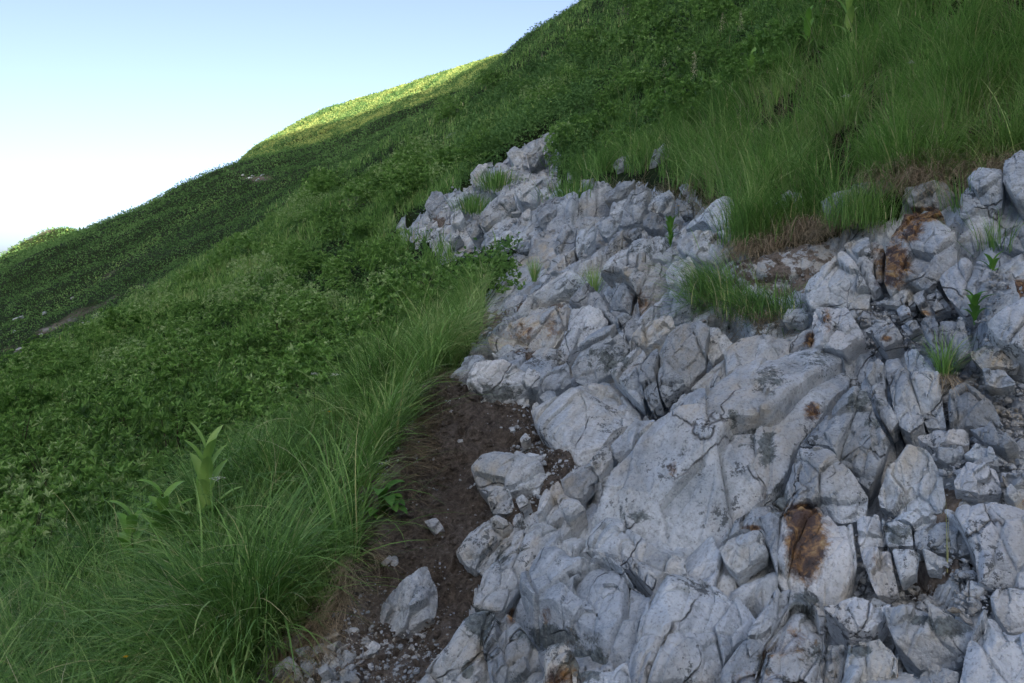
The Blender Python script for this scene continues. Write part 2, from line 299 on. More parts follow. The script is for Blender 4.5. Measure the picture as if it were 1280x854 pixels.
 (S_, 'sloping grey ledge running up to the right grass bank', [(853,283),(883,260),(910,238),(918,255),(913,288),(928,303),(915,318),(896,290),(880,277)], dict(k=.35)),
 (B_, 'spiky block below the grass in the upper rocks', [(808,260),(815,245),(835,235),(843,245),(838,262),(820,266)], dict(k=.5)),
 (T_, 'pale block wedged between the spiky block and the right grass bank', [(845,250),(865,250),(865,265),(850,270)], dict(k=.5)),
 (T_, 'small white stone at the foot of the right grass bank', [(848,233),(860,229),(868,238),(853,243)], dict(k=.5,wh=.4)),
 (B_, 'grey block directly under the spiky block', [(803,270),(810,264),(833,267),(840,280),(820,288),(803,281)], dict(k=.5)),
 (T_, 'angular stone above the pale slanting top', [(775,292),(790,280),(803,290),(790,301)], dict(k=.5)),
 (B_, 'ridge-like block at the top of the right hand rocks', [(755,250),(757,235),(780,220),(795,223),(785,235),(770,250)], dict(k=.5)),
 (B_, 'tall grey block with a flat face right of the ridge-like block', [(762,268),(772,253),(800,233),(812,233),(806,258),(796,275),(772,280)], dict(k=.55)),
 (B_, 'grey block left of the flat-faced tall block', [(746,285),(760,266),(775,279),(758,300)], dict(k=.55)),
 (B_, 'tall narrow block above the yellow-green weeds', [(720,300),(725,281),(744,275),(744,300),(735,313),(721,320)], dict(k=.55)),
 (B_, 'leftmost large block of the lower outcrop in the gully', [(530,257),(538,238),(550,238),(558,255),(555,270),(535,272)], dict(k=.6,p=.2)),
 (B_, 'upper block of the gully outcrop next to the low bush', [(559,249),(570,243),(580,238),(588,240),(579,258),(563,264)], dict(k=.6,p=.15)),
 (B_, 'smooth pale block on the right of the gully outcrop', [(563,270),(575,259),(580,270),(574,281),(563,281)], dict(k=.6,p=.15,wh=.3)),
 (T_, 'flat pale stone at the lower tip of the gully outcrop', [(553,296),(563,290),(575,293),(562,304)], dict(k=.5,p=.1,wh=.3)),
 (B_, 'tall block left of the green bush in the gully', [(588,218),(598,205),(610,205),(603,233),(590,233)], dict(k=.65,p=.2)),
 (B_, 'rounded block under the shrubs high in the gully', [(633,192),(643,181),(655,190),(660,205),(643,204)], dict(k=.65,p=.2)),
 (B_, 'twin of the rounded block, just right of it high in the gully', [(657,190),(675,178),(679,190),(669,206),(661,204)], dict(k=.65,p=.2)),
 (B_, 'topmost block of the gully', [(680,168),(693,164),(694,180),(681,188)], dict(k=.65,p=.2)),
 (B_, 'long slanting grey rock in the middle of the gully', [(593,272),(620,244),(640,238),(645,255),(630,270),(605,286)], dict(k=.55,p=.2)),
 (B_, 'grey block at the lower end of the slanting gully rock', [(580,284),(595,276),(603,286),(590,298)], dict(k=.55,p=.15)),
 (B_, 'broad stepped block above the slanting gully rock', [(642,236),(655,225),(675,234),(671,253),(651,253)], dict(k=.6,p=.2)),
 (B_, 'narrow upright block in the centre of the gully', [(653,265),(663,260),(665,279),(655,281)], dict(k=.6,p=.15)),
 (B_, 'rounded block with vertical streaks right of the narrow upright one', [(666,260),(685,246),(703,243),(694,270),(673,281)], dict(k=.6,p=.15)),
 (B_, 'brownish block in the upper gully below the twin blocks', [(674,234),(680,223),(695,225),(693,239)], dict(k=.6,p=.1,w=.3)),
 (T_, 'square block at the top of the grass patch in the upper gully', [(725,226),(742,224),(744,236),(730,237)], dict(k=.6,p=.1)),
 (B_, 'grey boulder poking out of the grass above the rocks', [(765,205),(777,195),(788,193),(788,206),(770,217)], dict(k=.7,p=.2)),
 (B_, 'slender pale rock leaning in the grass above the rocks', [(808,214),(818,190),(830,175),(831,188),(817,214)], dict(k=.7,p=.2)),
 (B_, 'left block of the row under the gully grass patch', [(690,304),(705,281),(719,279),(717,303),(719,318),(698,318)], dict(k=.55)),
 (T_, 'dark blue stone at the left of the row under the gully', [(645,304),(660,300),(661,313),(648,314)], dict(k=.55,dk=.6)),
 (T_, 'small upright stone under the shrubs in the upper gully', [(710,211),(715,213),(716,226),(709,225)], dict(k=.7,p=.1)),
 (B_, 'big rounded rock with a crack down its right side, left part of the rusty outcrop', [(1003,360),(1010,345),(1053,310),(1070,330),(1085,362),(1085,380),(1065,395),(1043,381),(1020,387),(1008,385)], dict(k=.4,w=.2,p=.05)),
 (B_, 'middle part of the rusty outcrop between two cracks', [(1055,307),(1068,293),(1083,290),(1090,320),(1088,335),(1100,353),(1087,364),(1072,330)], dict(k=.4,p=.05)),
 (T_, 'narrow orange rust wedge in the crack of the rusty outcrop', [(1088,303),(1103,306),(1102,352),(1095,350)], dict(k=.4,w=.9)),
 (B_, 'large right part of the rusty outcrop with orange and purple stains', [(1106,305),(1120,290),(1150,271),(1170,273),(1192,290),(1194,325),(1178,343),(1160,360),(1135,353),(1112,368),(1105,350)], dict(k=.4,p=.07,w=.3)),
 (B_, 'grey cracked block on the right side of the rusty outcrop', [(1195,300),(1210,283),(1225,280),(1223,310),(1200,328),(1194,320)], dict(k=.4)),
 (T_, 'dark purple-brown crust of rock on top of the rusty outcrop', [(1113,298),(1128,283),(1130,266),(1173,261),(1180,270),(1145,279),(1135,292),(1120,303)], dict(k=.35,p=.16,w=1)),
 (B_, 'white pointed block with an orange streak below the rusty outcrop', [(1010,434),(1018,384),(1058,384),(1078,413),(1053,437),(1030,433)], dict(k=.45,p=.08,wh=.5)),
 (B_, 'pale angular block right of the rusty outcrop', [(1173,348),(1185,333),(1220,320),(1238,330),(1238,360),(1248,385),(1205,393),(1185,370)], dict(k=.35,p=.06,wh=.4)),
 (B_, 'cream block on the right edge beside the dark leafy plant', [(1235,395),(1285,372),(1340,380),(1320,442),(1280,437),(1248,420)], dict(k=.35,p=.1,wh=.5,w=.2)),
 (T_, 'flat block with a brown underside below the rusty outcrop', [(1140,364),(1170,361),(1189,383),(1160,395),(1145,380)], dict(k=.4,w=.3)),
 (T_, 'tan stained foot of the rusty outcrop', [(1113,371),(1133,356),(1139,362),(1143,378),(1122,382),(1097,372)], dict(k=.4,w=.7)),
 (T_, 'small pale slab with an orange spot below the flat brown-bottomed block', [(1088,415),(1118,405),(1128,420),(1105,433)], dict(k=.4,wh=.4,p=.04)),
 (B_, 'standing block left of a thin dark slot, under the flat brown-bottomed block', [(1150,400),(1168,394),(1187,440),(1187,462),(1165,440)], dict(k=.4)),
 (B_, 'standing block right of the thin dark slot, beside the dark leafy plant', [(1172,395),(1203,394),(1214,440),(1196,452),(1189,440)], dict(k=.4)),
 (T_, 'blue-grey pebble-like stone right of the white pointed block', [(1074,405),(1080,388),(1095,390),(1093,405)], dict(k=.4)),
 (T_, 'low grey stone between the white pointed block and the small orange-spotted slab', [(1080,413),(1095,401),(1117,403),(1090,414)], dict(k=.4)),
 (T_, 'small stone in the rubble at the foot of the rusty outcrop', [(1120,384),(1135,381),(1140,393),(1125,395)], dict(k=.4,wh=.2)),
 (T_, 'pale chip right of the orange-spotted slab', [(1125,406),(1145,400),(1149,410),(1135,418)], dict(k=.4)),
 (S_, 'left fold of the tall folded rock below the rubble', [(1105,442),(1120,435),(1135,468),(1155,525),(1135,538),(1120,525),(1111,485)], dict(k=.25)),
 (S_, 'right fold of the tall folded rock, behind the hanging grass tuft', [(1128,435),(1143,433),(1175,470),(1178,505),(1182,530),(1158,529),(1140,480)], dict(k=.25)),
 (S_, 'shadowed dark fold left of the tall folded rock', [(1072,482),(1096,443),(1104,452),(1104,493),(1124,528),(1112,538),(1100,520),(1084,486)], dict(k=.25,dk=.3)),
 (S_, 'brown-grey slab right of the hanging grass tuft', [(1185,495),(1210,475),(1230,490),(1255,530),(1230,528),(1187,534)], dict(k=.25)),
 (B_, 'dark brown boulder under the dark leafy plant', [(1212,441),(1245,425),(1272,432),(1274,455),(1228,460)], dict(k=.4,w=.6,dk=.4)),
 (T_, 'grey block under the dark brown boulder', [(1228,463),(1255,462),(1270,480),(1248,483),(1233,482)], dict(k=.4)),
 (T_, 'flat white stone at the right of the tall folded rock', [(1145,541),(1173,536),(1210,538),(1210,550),(1168,556)], dict(k=.35,p=.04,wh=.5)),
 (T_, 'second flat stone, just below the flat white one', [(1160,568),(1175,559),(1203,556),(1205,566),(1185,576)], dict(k=.35,p=.03)),
 (T_, 'long brownish stone above the white pyramid-shaped stone', [(1211,535),(1243,528),(1272,553),(1255,559),(1230,551)], dict(k=.35,w=.3,p=.03)),
 (T_, 'grey stone right behind the white pyramid-shaped stone', [(1205,569),(1220,554),(1240,561),(1250,584),(1232,580)], dict(k=.35)),
 (T_, 'white pyramid-shaped stone above the large pale pointed slab', [(1193,600),(1210,574),(1245,585),(1253,616),(1223,616),(1195,609)], dict(k=.5,p=.05,wh=.7)),
 (T_, 'small orange stone beside the white pyramid-shaped stone', [(1254,618),(1263,606),(1276,618),(1268,627)], dict(k=.5,p=.05,w=.8)),
 (T_, 'flat brown stone at the right edge above the small orange stone', [(1252,593),(1280,588),(1300,600),(1260,606)], dict(k=.4,w=.6)),
 (B_, 'swirling banded rock left of the large pale pointed slab', [(1096,620),(1110,585),(1135,556),(1160,563),(1175,590),(1180,620),(1175,638),(1123,636),(1098,631)], dict(k=.3)),
 (T_, 'wedge of grey rock under the swirling banded rock', [(1108,640),(1172,641),(1153,660),(1140,656)], dict(k=.3)),
 (S_, 'brown-streaked slanting slab below the right grass bank', [(1136,254),(1178,226),(1193,240),(1167,260)], dict(k=.35,w=.5,p=.05)),
 (S_, 'grey slab behind the brown-streaked slanting slab', [(1130,236),(1163,224),(1175,226),(1134,253)], dict(k=.4,p=.05)),
 (B_, 'grey rough block under the grass bank near the right edge', [(1200,240),(1225,212),(1255,213),(1250,253),(1220,270),(1198,268)], dict(k=.45,p=.05)),
 (B_, 'dark-sided boulder on the right edge under the grass bank', [(1253,225),(1256,200),(1275,185),(1330,185),(1330,240),(1270,250)], dict(k=.45,p=.1,w=.2)),
 (B_, 'pale boulder on the right edge behind small weeds', [(1238,283),(1290,280),(1310,300),(1300,317),(1248,308)], dict(k=.4,p=.05)),
 (B_, 'grey broken block on the right edge with a rusty knob', [(1250,350),(1270,325),(1310,328),(1310,370),(1255,374)], dict(k=.35)),
 (B_, 'square tan rock jutting from the right grass bank', [(968,252),(985,235),(1003,243),(1000,258),(980,262)], dict(k=.6,p=.34,w=.2)),
 (S_, 'long tan rock ledge sticking out under the right grass bank', [(1025,248),(1060,235),(1100,221),(1116,225),(1090,242),(1060,254),(1033,263)], dict(k=.55,p=.30,w=.2)),
 (S_, 'ledge strewn with brown soil and grit left of the rusty outcrop', [(912,345),(950,325),(1000,307),(1043,291),(1052,308),(1010,343),(1003,358),(960,362),(915,362)], dict(k=.2,w=.5,so=1)),
 (B_, 'grey rock under the right side of the dark tussock', [(978,400),(985,386),(1002,384),(1010,395),(1003,402)], dict(k=.4)),
 (B_, 'big pale wedge-shaped boulder lying in the dirt path', [(457,760),(468,748),(513,718),(533,700),(546,728),(543,760),(505,785),(485,785)], dict(k=.35,p=.06,w=.25,c=[((513,716),(520,780),.9,.06)])),
 (T_, 'small bright white stone in the middle of the dirt path', [(530,650),(545,647),(553,657),(544,665),(535,657)], dict(k=.4,p=.02,wh=.7)),
 (T_, 'upright stone at the left end of the stone heap in the lower left', [(312,825),(318,813),(333,797),(341,811),(323,827)], dict(k=.5,p=.06)),
 (T_, 'largest tan stone of the heap at the lower left', [(338,835),(363,822),(373,833),(378,850),(342,846)], dict(k=.5,p=.06,w=.3)),
 (T_, 'flat tan stone under the upright stone of the heap', [(300,830),(330,823),(335,829),(308,840)], dict(k=.5,p=.06,w=.4)),
 (T_, 'orange-pink stone in the middle of the heap', [(368,811),(385,807),(393,815),(373,820)], dict(k=.5,p=.05,w=.7)),
 (T_, 'round grey stone right of the largest tan stone', [(375,830),(390,825),(399,833),(380,841)], dict(k=.5,p=.05)),
 (T_, 'egg-shaped pale stone on the bottom edge of the heap', [(398,838),(408,829),(411,838),(401,845)], dict(k=.5,p=.05)),
 (T_, 'oval yellowish stone alone right of the heap at the bottom edge', [(423,839),(435,835),(449,848),(445,855),(432,852)], dict(k=.5,p=.05,w=.4)),
 (T_, 'oblong grey stone between the heap and the big pale wedge-shaped boulder', [(449,817),(468,808),(471,815),(453,823)], dict(k=.5,p=.02)),
 (T_, 'brown oblong stone at the top of the heap', [(398,799),(418,788),(424,793),(405,803)], dict(k=.5,p=.05,w=.5)),
 (T_, 'flat white stone across the top right of the heap', [(405,806),(438,802),(418,815)], dict(k=.5,p=.05,wh=.3)),
 (T_, 'pale stone at the top left of the heap under the dry grass', [(355,803),(373,790),(382,794),(363,811)], dict(k=.5,p=.06)),
 (T_, 'bluish stone behind the largest tan stone of the heap', [(335,817),(348,808),(354,814),(340,825)], dict(k=.5,p=.05)),
 (T_, 'white square stone in the middle right of the heap', [(390,806),(405,804),(403,819),(393,819)], dict(k=.5,p=.05,wh=.4)),
 (T_, 'big grey stone at the bottom left corner of the heap', [(302,845),(323,836),(336,842),(330,870),(300,870)], dict(k=.5,p=.06)),
]
# stains: (bearing, elevation, half width, half height, strength) on the rocks
RUST = [(1008,684,28,44,1.3),(1003,648,20,16,2.3),(1000,702,8,7,1.7),(1024,688,6,10,1.7),(684,768,10,14,.55),(712,800,22,24,.45),(1133,287,26,18,.9),(1150,268,32,10,1.4),(1118,328,26,30,.9),(1097,325,10,30,.6),(1115,352,25,14,.7),(1015,515,12,14,.9),(996,800,30,24,.42),(1012,425,8,12,1.),(1035,400,8,18,.6),(1190,262,16,8,.7),(1272,360,14,12,1.3),(1108,424,10,5,.9),(1150,392,28,5,.7),(700,850,24,24,.8),(938,660,16,4,.8),(950,850,60,40,.35),(840,590,10,14,.5),(575,460,30,20,.0),(655,415,24,16,.6),(690,410,16,18,.5),(1090,715,14,24,.5),(980,815,40,20,.55),(640,770,9,12,.8),(800,380,20,20,.6),(1130,847,10,6,.9),(1260,705,20,14,.3)]
DARK = [(598,775,22,18,1.6),(585,838,8,12,1.5),(690,795,46,16,1.3),(730,830,30,24,1.4),(720,800,36,14,1.0),(622,695,20,24,.7),(1005,755,22,22,1.1),(1075,815,18,10,1.2),(1125,665,26,18,1.1),(1190,780,34,18,1.1),(960,560,16,26,1.1),(935,545,26,22,.7),(915,530,10,24,.8),(965,475,22,20,.8),(1010,450,40,18,.7),(1075,500,28,18,.9),(1095,535,22,26,.7),(975,630,14,30,.9),(620,492,32,16,1.2),(760,450,40,22,.8),(790,650,20,14,.7),(800,645,20,10,.9),(955,830,20,20,.8),(1010,820,40,24,.7),(605,798,10,14,.9),(810,310,45,16,.7),(635,260,20,14,.6),(690,805,20,16,.6),(1040,820,60,40,.4),(560,850,30,14,.4),(1150,775,20,10,.9),(700,700,10,14,.6),(860,560,12,16,.6),(1215,480,20,14,.6),(705,400,14,16,.5)]
# ------------------------------------------------------------------ materials
class NT:
    def __init__(s, name, rough=0.9, spec=0.2):
        s.m = bpy.data.materials.new(name); s.m.use_nodes = True; s.t = s.m.node_tree; s.t.nodes.clear()
        s.out = s.n('ShaderNodeOutputMaterial'); s.p = s.n('ShaderNodeBsdfPrincipled')
        s.p.inputs['Roughness'].default_value = rough; s.p.inputs['Specular IOR Level'].default_value = spec
        s.l(s.p.outputs[0], s.out.inputs[0]); s.geo = s.n('ShaderNodeNewGeometry')
    def n(s, t, **k):
        x = s.t.nodes.new(t)
        for a, b in k.items(): setattr(x, a, b)
        return x
    def l(s, a, b): s.t.links.new(a, b)
    def noise(s, scale, detail=4, rough=0.55, vec=None, dist=0.0):
        x = s.n('ShaderNodeTexNoise'); x.inputs['Scale'].default_value = scale; x.inputs['Detail'].default_value = detail
        x.inputs['Roughness'].default_value = rough; x.inputs['Distortion'].default_value = dist
        s.l(vec if vec is not None else s.geo.outputs['Position'], x.inputs['Vector']); return x.outputs[0]
    def attr(s, name):
        x = s.n('ShaderNodeAttribute'); x.attribute_name = name; return x.outputs['Fac']
    def ramp(s, fac, stops):
        x = s.n('ShaderNodeValToRGB'); e = x.color_ramp.elements
        while len(e) < len(stops): e.new(0.5)
        for i, (p, c) in enumerate(stops):
            e[i].position = p; e[i].color = (c, c, c, 1) if not isinstance(c, tuple) else (*c, 1)
        s.l(fac, x.inputs[0]); return x.outputs[0]
    def mix(s, f, a, b, mode='MIX'):
        x = s.n('ShaderNodeMix', data_type='RGBA', blend_type=mode)
        for v, k in ((f, 0), (a, 6), (b, 7)):
            if isinstance(v, (int, float)): x.inputs[k].default_value = v
            elif isinstance(v, tuple): x.inputs[k].default_value = (*v, 1)
            else: s.l(v, x.inputs[k])
        return x.outputs[2]
    def math(s, op, a, b=0.0, c=None):
        x = s.n('ShaderNodeMath', operation=op)
        for i, v in enumerate((a, b) if c is None else (a, b, c)):
            if isinstance(v, (int, float)): x.inputs[i].default_value = v
            else: s.l(v, x.inputs[i])
        return x.outputs[0]
    def bump(s, h, dist=0.01, strength=1.0, nrm=None):
        x = s.n('ShaderNodeBump'); x.inputs['Strength'].default_value = strength; x.inputs['Distance'].default_value = dist
        s.l(h, x.inputs['Height'])
        if nrm is not None: s.l(nrm, x.inputs['Normal'])
        return x.outputs[0]

def rock_nodes(N):
    """returns colour and bump height sockets of pale fractured gneiss"""
    pos = N.geo.outputs['Position']
    # streaks, veins and broken pieces run along the joints
    al = N.n('ShaderNodeVectorMath', operation='DOT_PRODUCT'); N.l(pos, al.inputs[0]); al.inputs[1].default_value = tuple(JA)
    def stretched(k):
        m_ = N.n('ShaderNodeVectorMath', operation='SCALE'); m_.inputs[0].default_value = tuple(JA * (1 - 1 / k)); N.l(al.outputs['Value'], m_.inputs[3])
        s2 = N.n('ShaderNodeVectorMath', operation='SUBTRACT'); N.l(pos, s2.inputs[0]); N.l(m_.outputs[0], s2.inputs[1]); return s2.outputs[0]
    jv = stretched(2.6); jv2 = stretched(6.0)
    big = N.noise(1.5, 5, .6); mid = N.noise(7, 7, .68, dist=.4, vec=stretched(1.5)); fine = N.noise(95, 3, .7); streak = N.noise(16, 6, .62, vec=jv2, dist=.4)
    mid2 = N.noise(28, 5, .7, dist=.3)
    c = N.ramp(mid, [(.3, (.25, .27, .29)), (.43, (.40, .415, .42)), (.56, (.55, .555, .55)), (.72, (.72, .715, .70))])
    c = N.mix(N.ramp(streak, [(.45, 0.), (.62, .7)]), c, (.68, .68, .67))
    c = N.mix(N.ramp(big, [(.45, 0.), (.62, .6)]), c, (.30, .34, .375))
    c = N.mix(N.ramp(mid2, [(.30, .6), (.48, 0.)]), c, (.17, .185, .19))
    pv = N.n('ShaderNodeTexVoronoi'); pv.inputs['Scale'].default_value = 3.6; N.l(jv, pv.inputs['Vector'])
    c = N.mix(1.0, c, N.ramp(pv.outputs['Color'], [(0., (.70, .78, .86)), (.45, (.96, 1.04, 1.11)), (1., (1.14, 1.19, 1.20))]), 'MULTIPLY')
    tan = N.math('ADD', N.math('MULTIPLY', N.attr('warm'), .9), N.math('MULTIPLY', N.ramp(N.noise(2.6, 4, .6, dist=.5), [(.47, 0.), (.68, 1.)]), .62))
    c = N.mix(N.math('MULTIPLY', tan, N.ramp(N.noise(14, 5, .65, vec=jv), [(.38, .15), (.62, 1.)])), c, (.52, .45, .33))
    c = N.mix(N.math('MULTIPLY', N.attr('white'), N.ramp(mid, [(.3, .4), (.6, 1.)])), c, (.80, .80, .79))
    # lichens
    li = N.ramp(N.math('MULTIPLY', N.noise(5.5, 3, .5), N.noise(46, 4, .75)), [(.335, 0.), (.37, .8)])
    c = N.mix(li, c, (.06, .07, .07))
    c = N.mix(N.ramp(fine, [(.32, .5), (.47, 0.)]), c, (.12, .125, .13))
    c = N.mix(N.ramp(fine, [(.6, 0.), (.72, .4)]), c, (.70, .70, .68))
    oi = N.n('ShaderNodeObjectInfo').outputs['Random']
    c = N.mix(1.0, c, N.ramp(oi, [(0., (.60, .64, .68)), (.35, (.86, .90, .95)), (1., (1.08, 1.12, 1.16))]), 'MULTIPLY')
    # green black and rusty stains with ragged edges
    rg = N.noise(17, 8, .78, dist=.3); rg2 = N.noise(60, 4, .7)
    dk = N.ramp(N.math('ADD', N.attr('dark'), N.math('MULTIPLY', N.math('SUBTRACT', rg, .5), 3.2)), [(.60, 0.), (.78, .82)])
    c = N.mix(dk, c, N.mix(N.ramp(rg2, [(.4, 0.), (.6, 1.)]), (.035, .048, .05), (.16, .20, .20)))
    ru = N.math('ADD', N.attr('rust'), N.math('MULTIPLY', N.math('SUBTRACT', rg, .5), 2.2))
    rc = N.ramp(N.noise(19, 5, .7, dist=.4), [(.38, (.030, .014, .012)), (.47, (.075, .035, .018)), (.56, (.28, .15, .045)), (.68, (.46, .33, .14))])
    rc = N.mix(N.ramp(N.math('MULTIPLY', N.attr('rust'), .4), [(.52, 0.), (.72, .9)]), rc, (.05, .018, .012))
    c = N.mix(N.ramp(ru, [(.35, 0.), (.75, .9)]), c, rc)
    # hairline cracks
    wv = N.n('ShaderNodeVectorMath', operation='ADD'); nz = N.n('ShaderNodeTexNoise'); nz.inputs['Scale'].default_value = 5; nz.inputs['Detail'].default_value = 4
    N.l(pos, nz.inputs['Vector']); sc2 = N.n('ShaderNodeVectorMath', operation='SCALE'); sc2.inputs[3].default_value = .10
    N.l(nz.outputs[1], sc2.inputs[0]); N.l(jv, wv.inputs[0]); N.l(sc2.outputs[0], wv.inputs[1])
    vo = N.n('ShaderNodeTexVoronoi', feature='DISTANCE_TO_EDGE'); vo.inputs['Scale'].default_value = 4.2; N.l(wv.outputs[0], vo.inputs['Vector'])
    ck = N.ramp(vo.outputs['Distance'], [(.0, 1.), (.007, .5), (.016, 0.)])
    ck = N.math('MULTIPLY', ck, N.ramp(N.noise(2.2, 4, .6), [(.48, 0.), (.56, 1.)]))
    c = N.mix(N.math('MULTIPLY', ck, .75), c, (.05, .05, .045))
    def chips(scale, vec):
        v = N.n('ShaderNodeTexVoronoi'); v.inputs['Scale'].default_value = scale; N.l(vec, v.inputs['Vector'])
        d_ = N.n('ShaderNodeVectorMath', operation='SUBTRACT'); N.l(vec, d_.inputs[0]); N.l(v.outputs['Position'], d_.inputs[1])
        e_ = N.n('ShaderNodeVectorMath', operation='SUBTRACT'); N.l(v.outputs['Color'], e_.inputs[0]); e_.inputs[1].default_value = (.5, .5, .5)
        f_ = N.n('ShaderNodeVectorMath', operation='DOT_PRODUCT'); N.l(d_.outputs[0], f_.inputs[0]); N.l(e_.outputs[0], f_.inputs[1])
        return N.math('MULTIPLY', f_.outputs['Value'], scale)
    wv2 = N.n('ShaderNodeVectorMath', operation='ADD'); sc3 = N.n('ShaderNodeVectorMath', operation='SCALE'); sc3.inputs[3].default_value = .05
    N.l(nz.outputs[1], sc3.inputs[0]); N.l(jv, wv2.inputs[0]); N.l(sc3.outputs[0], wv2.inputs[1])
    ch = N.math('ADD', N.math('MULTIPLY', chips(6, wv2.outputs[0]), 3.0), N.math('MULTIPLY', chips(22, wv2.outputs[0]), .9))
    h = N.math('ADD', N.math('ADD', N.math('MULTIPLY', mid, .5), N.math('MULTIPLY', streak, .9)), ch)
    h = N.math('ADD', h, N.math('MULTIPLY', mid2, .8)); h = N.math('ADD', h, N.math('MULTIPLY', fine, .22))
    h = N.math('SUBTRACT', h, N.math('MULTIPLY', ck, .9))
    return c, h

def soil_nodes(N):
    a = N.noise(6, 6, .65); b = N.noise(45, 5, .75); g = N.noise(120, 3, .7)
    c = N.ramp(b, [(.3, (.070, .061, .052)), (.5, (.175, .153, .130)), (.72, (.33, .295, .255))])
    c = N.mix(N.ramp(a, [(.45, 0.), (.7, .5)]), c, (.13, .105, .08))
    c = N.mix(N.ramp(g, [(.64, 0.), (.7, .8)]), c, (.28, .27, .25))
    h = N.math('ADD', N.math('MULTIPLY', a, 1.5), N.math('MULTIPLY', b, 1.0)); h = N.math('ADD', h, N.math('MULTIPLY', g, .4))
    return c, h

N = NT('rock', .88, .25); c, h = rock_nodes(N)
sc_, sh = soil_nodes(N)
sf = N.ramp(N.math('ADD', N.attr('soil'), N.math('MULTIPLY', N.math('SUBTRACT', N.noise(12, 5, .7), .5), 1.4)), [(.48, 0.), (.56, 1.)])
N.l(N.mix(sf, c, sc_), N.p.inputs['Base Color']); N.l(N.bump(h, .013, 1.0), N.p.inputs['Normal'])
M_ROCK = N.m

N = NT('soil', .95, .1); c, h = soil_nodes(N)
c = N.mix(N.ramp(N.math('ADD', N.attr('bare'), N.math('MULTIPLY', N.math('SUBTRACT', N.noise(9, 6, .7), .5), 1.3)), [(.35, 0.), (.75, .75)]), c, N.mix(N.noise(70, 4, .7), (.14, .125, .11), (.42, .39, .35)))
N.l(c, N.p.inputs['Base Color']); N.l(N.bump(h, .045, 1.0), N.p.inputs['Normal'])
M_SOIL = N.m

N = NT('turf', .95, .1)
a = N.noise(.35, 5, .6); b = N.noise(3, 5, .65); g = N.noise(16, 4, .7)
c = N.ramp(b, [(.3, (.012, .022, .008)), (.55, (.025, .045, .014)), (.75, (.05, .075, .022))])
c = N.mix(N.ramp(g, [(.55, 0.), (.7, .5)]), c, (.05, .04, .022))
rb, rh = N.ramp(N.noise(.9, 6, .7), [(.3, (.14, .12, .09)), (.55, (.2, .17, .13)), (.7, (.42, .42, .41))]), None
bare = N.ramp(N.math('ADD', N.attr('bare'), N.math('MULTIPLY', N.math('SUBTRACT', N.noise(.8, 6, .7), .5), 1.6)), [(.45, 0.), (.95, .9)])
N.l(N.mix(bare, c, rb), N.p.inputs['Base Color'])
N.l(N.bump(N.math('ADD', b, g), .08, 1.0), N.p.inputs['Normal'])
M_TURF = N.m

def leaf_mat(name, stops, trans=.35, rough=.6, spec=.25):
    """stops: colour by the per-leaf 'tone' attribute"""
    N = NT(name, rough, spec)
    c = N.ramp(N.attr('tone'), stops)
    N.l(c, N.p.inputs['Base Color'])
    tr = N.n('ShaderNodeBsdfTranslucent'); N.l(N.mix(.6, c, (.12, .26, .03), 'MIX'), tr.inputs[0])
    mx = N.n('ShaderNodeMixShader'); mx.inputs[0].default_value = trans
    N.l(N.p.outputs[0], mx.inputs[1]); N.l(tr.outputs[0], mx.inputs[2]); N.l(mx.outputs[0], N.out.inputs[0])
    return N.m
M_GRASS = leaf_mat('grass_blade', [(0., (0.056, 0.124, 0.040)), (.35, (0.164, 0.332, 0.088)), (.6, (0.279, 0.507, 0.135)), (.8, (0.460, 0.620, 0.237)), (.9, (0.592, 0.578, 0.273)), (1., (0.620, 0.620, 0.400))], .35)
M_DRY = leaf_mat('dry_grass', [(0., (0.149, 0.115, 0.081)), (.5, (0.345, 0.276, 0.184)), (1., (0.598, 0.506, 0.368))], .15, .8, .1)
M_LEAF = leaf_mat('shrub_leaf', [(0., (0.053, 0.116, 0.033)), (.4, (0.139, 0.291, 0.066)), (.75, (0.251, 0.469, 0.120)), (1., (0.471, 0.620, 0.307))], .25, .5, .35)
M_BROAD = leaf_mat('broad_leaf', [(0., (0.068, 0.197, 0.037)), (.6, (0.214, 0.454, 0.078)), (1., (0.402, 0.608, 0.183))], .3, .5, .35)
M_FAR = leaf_mat('far_leaf', [(0., (0.038, 0.094, 0.035)), (.4, (0.110, 0.231, 0.075)), (.75, (0.193, 0.360, 0.118)), (1., (0.514, 0.604, 0.198))], .25, .7, .2)  # brightest stop holds the painted sunlight of the far ridge
def flat(name, c, r=.8):
    N = NT(name, r, .2); N.p.inputs['Base Color'].default_value = (*c, 1); return N.m
M_PETAL = flat('white_petal', (.72, .74, .68)); M_CREAM = flat('cream_plume', (.55, .55, .36)); M_YEL = flat('yellow_petal', (.75, .45, .02))
M_BARK = flat('shrub_stem', (.05, .04, .03)); M_STEM = flat('green_stem', (.07, .13, .03))

# open joints in the bedrock: course, half width, depth
CRACKS = [([(918,418),(893,450),(860,478),(830,502),(803,530),(765,572),(745,595),(724,622)], 5, .14), ([(797,425),(797,455),(803,505)], 3, .14), ([(822,432),(820,462),(828,500)], 3, .12),
          ([(1087,364),(1070,330),(1054,308)], 3, .12), ([(1104,305),(1103,352)], 3, .12), ([(1130,437),(1142,485),(1157,530)], 3, .12), ([(768,466),(790,492),(805,508)], 3, .12), ([(650,725),(630,760)], 5, .12), ([(945,752),(905,800),(880,838)], 9, .2), ([(815,735),(795,775),(790,812)], 4, .1), ([(700,677),(758,699),(812,732)], 3, .08)]
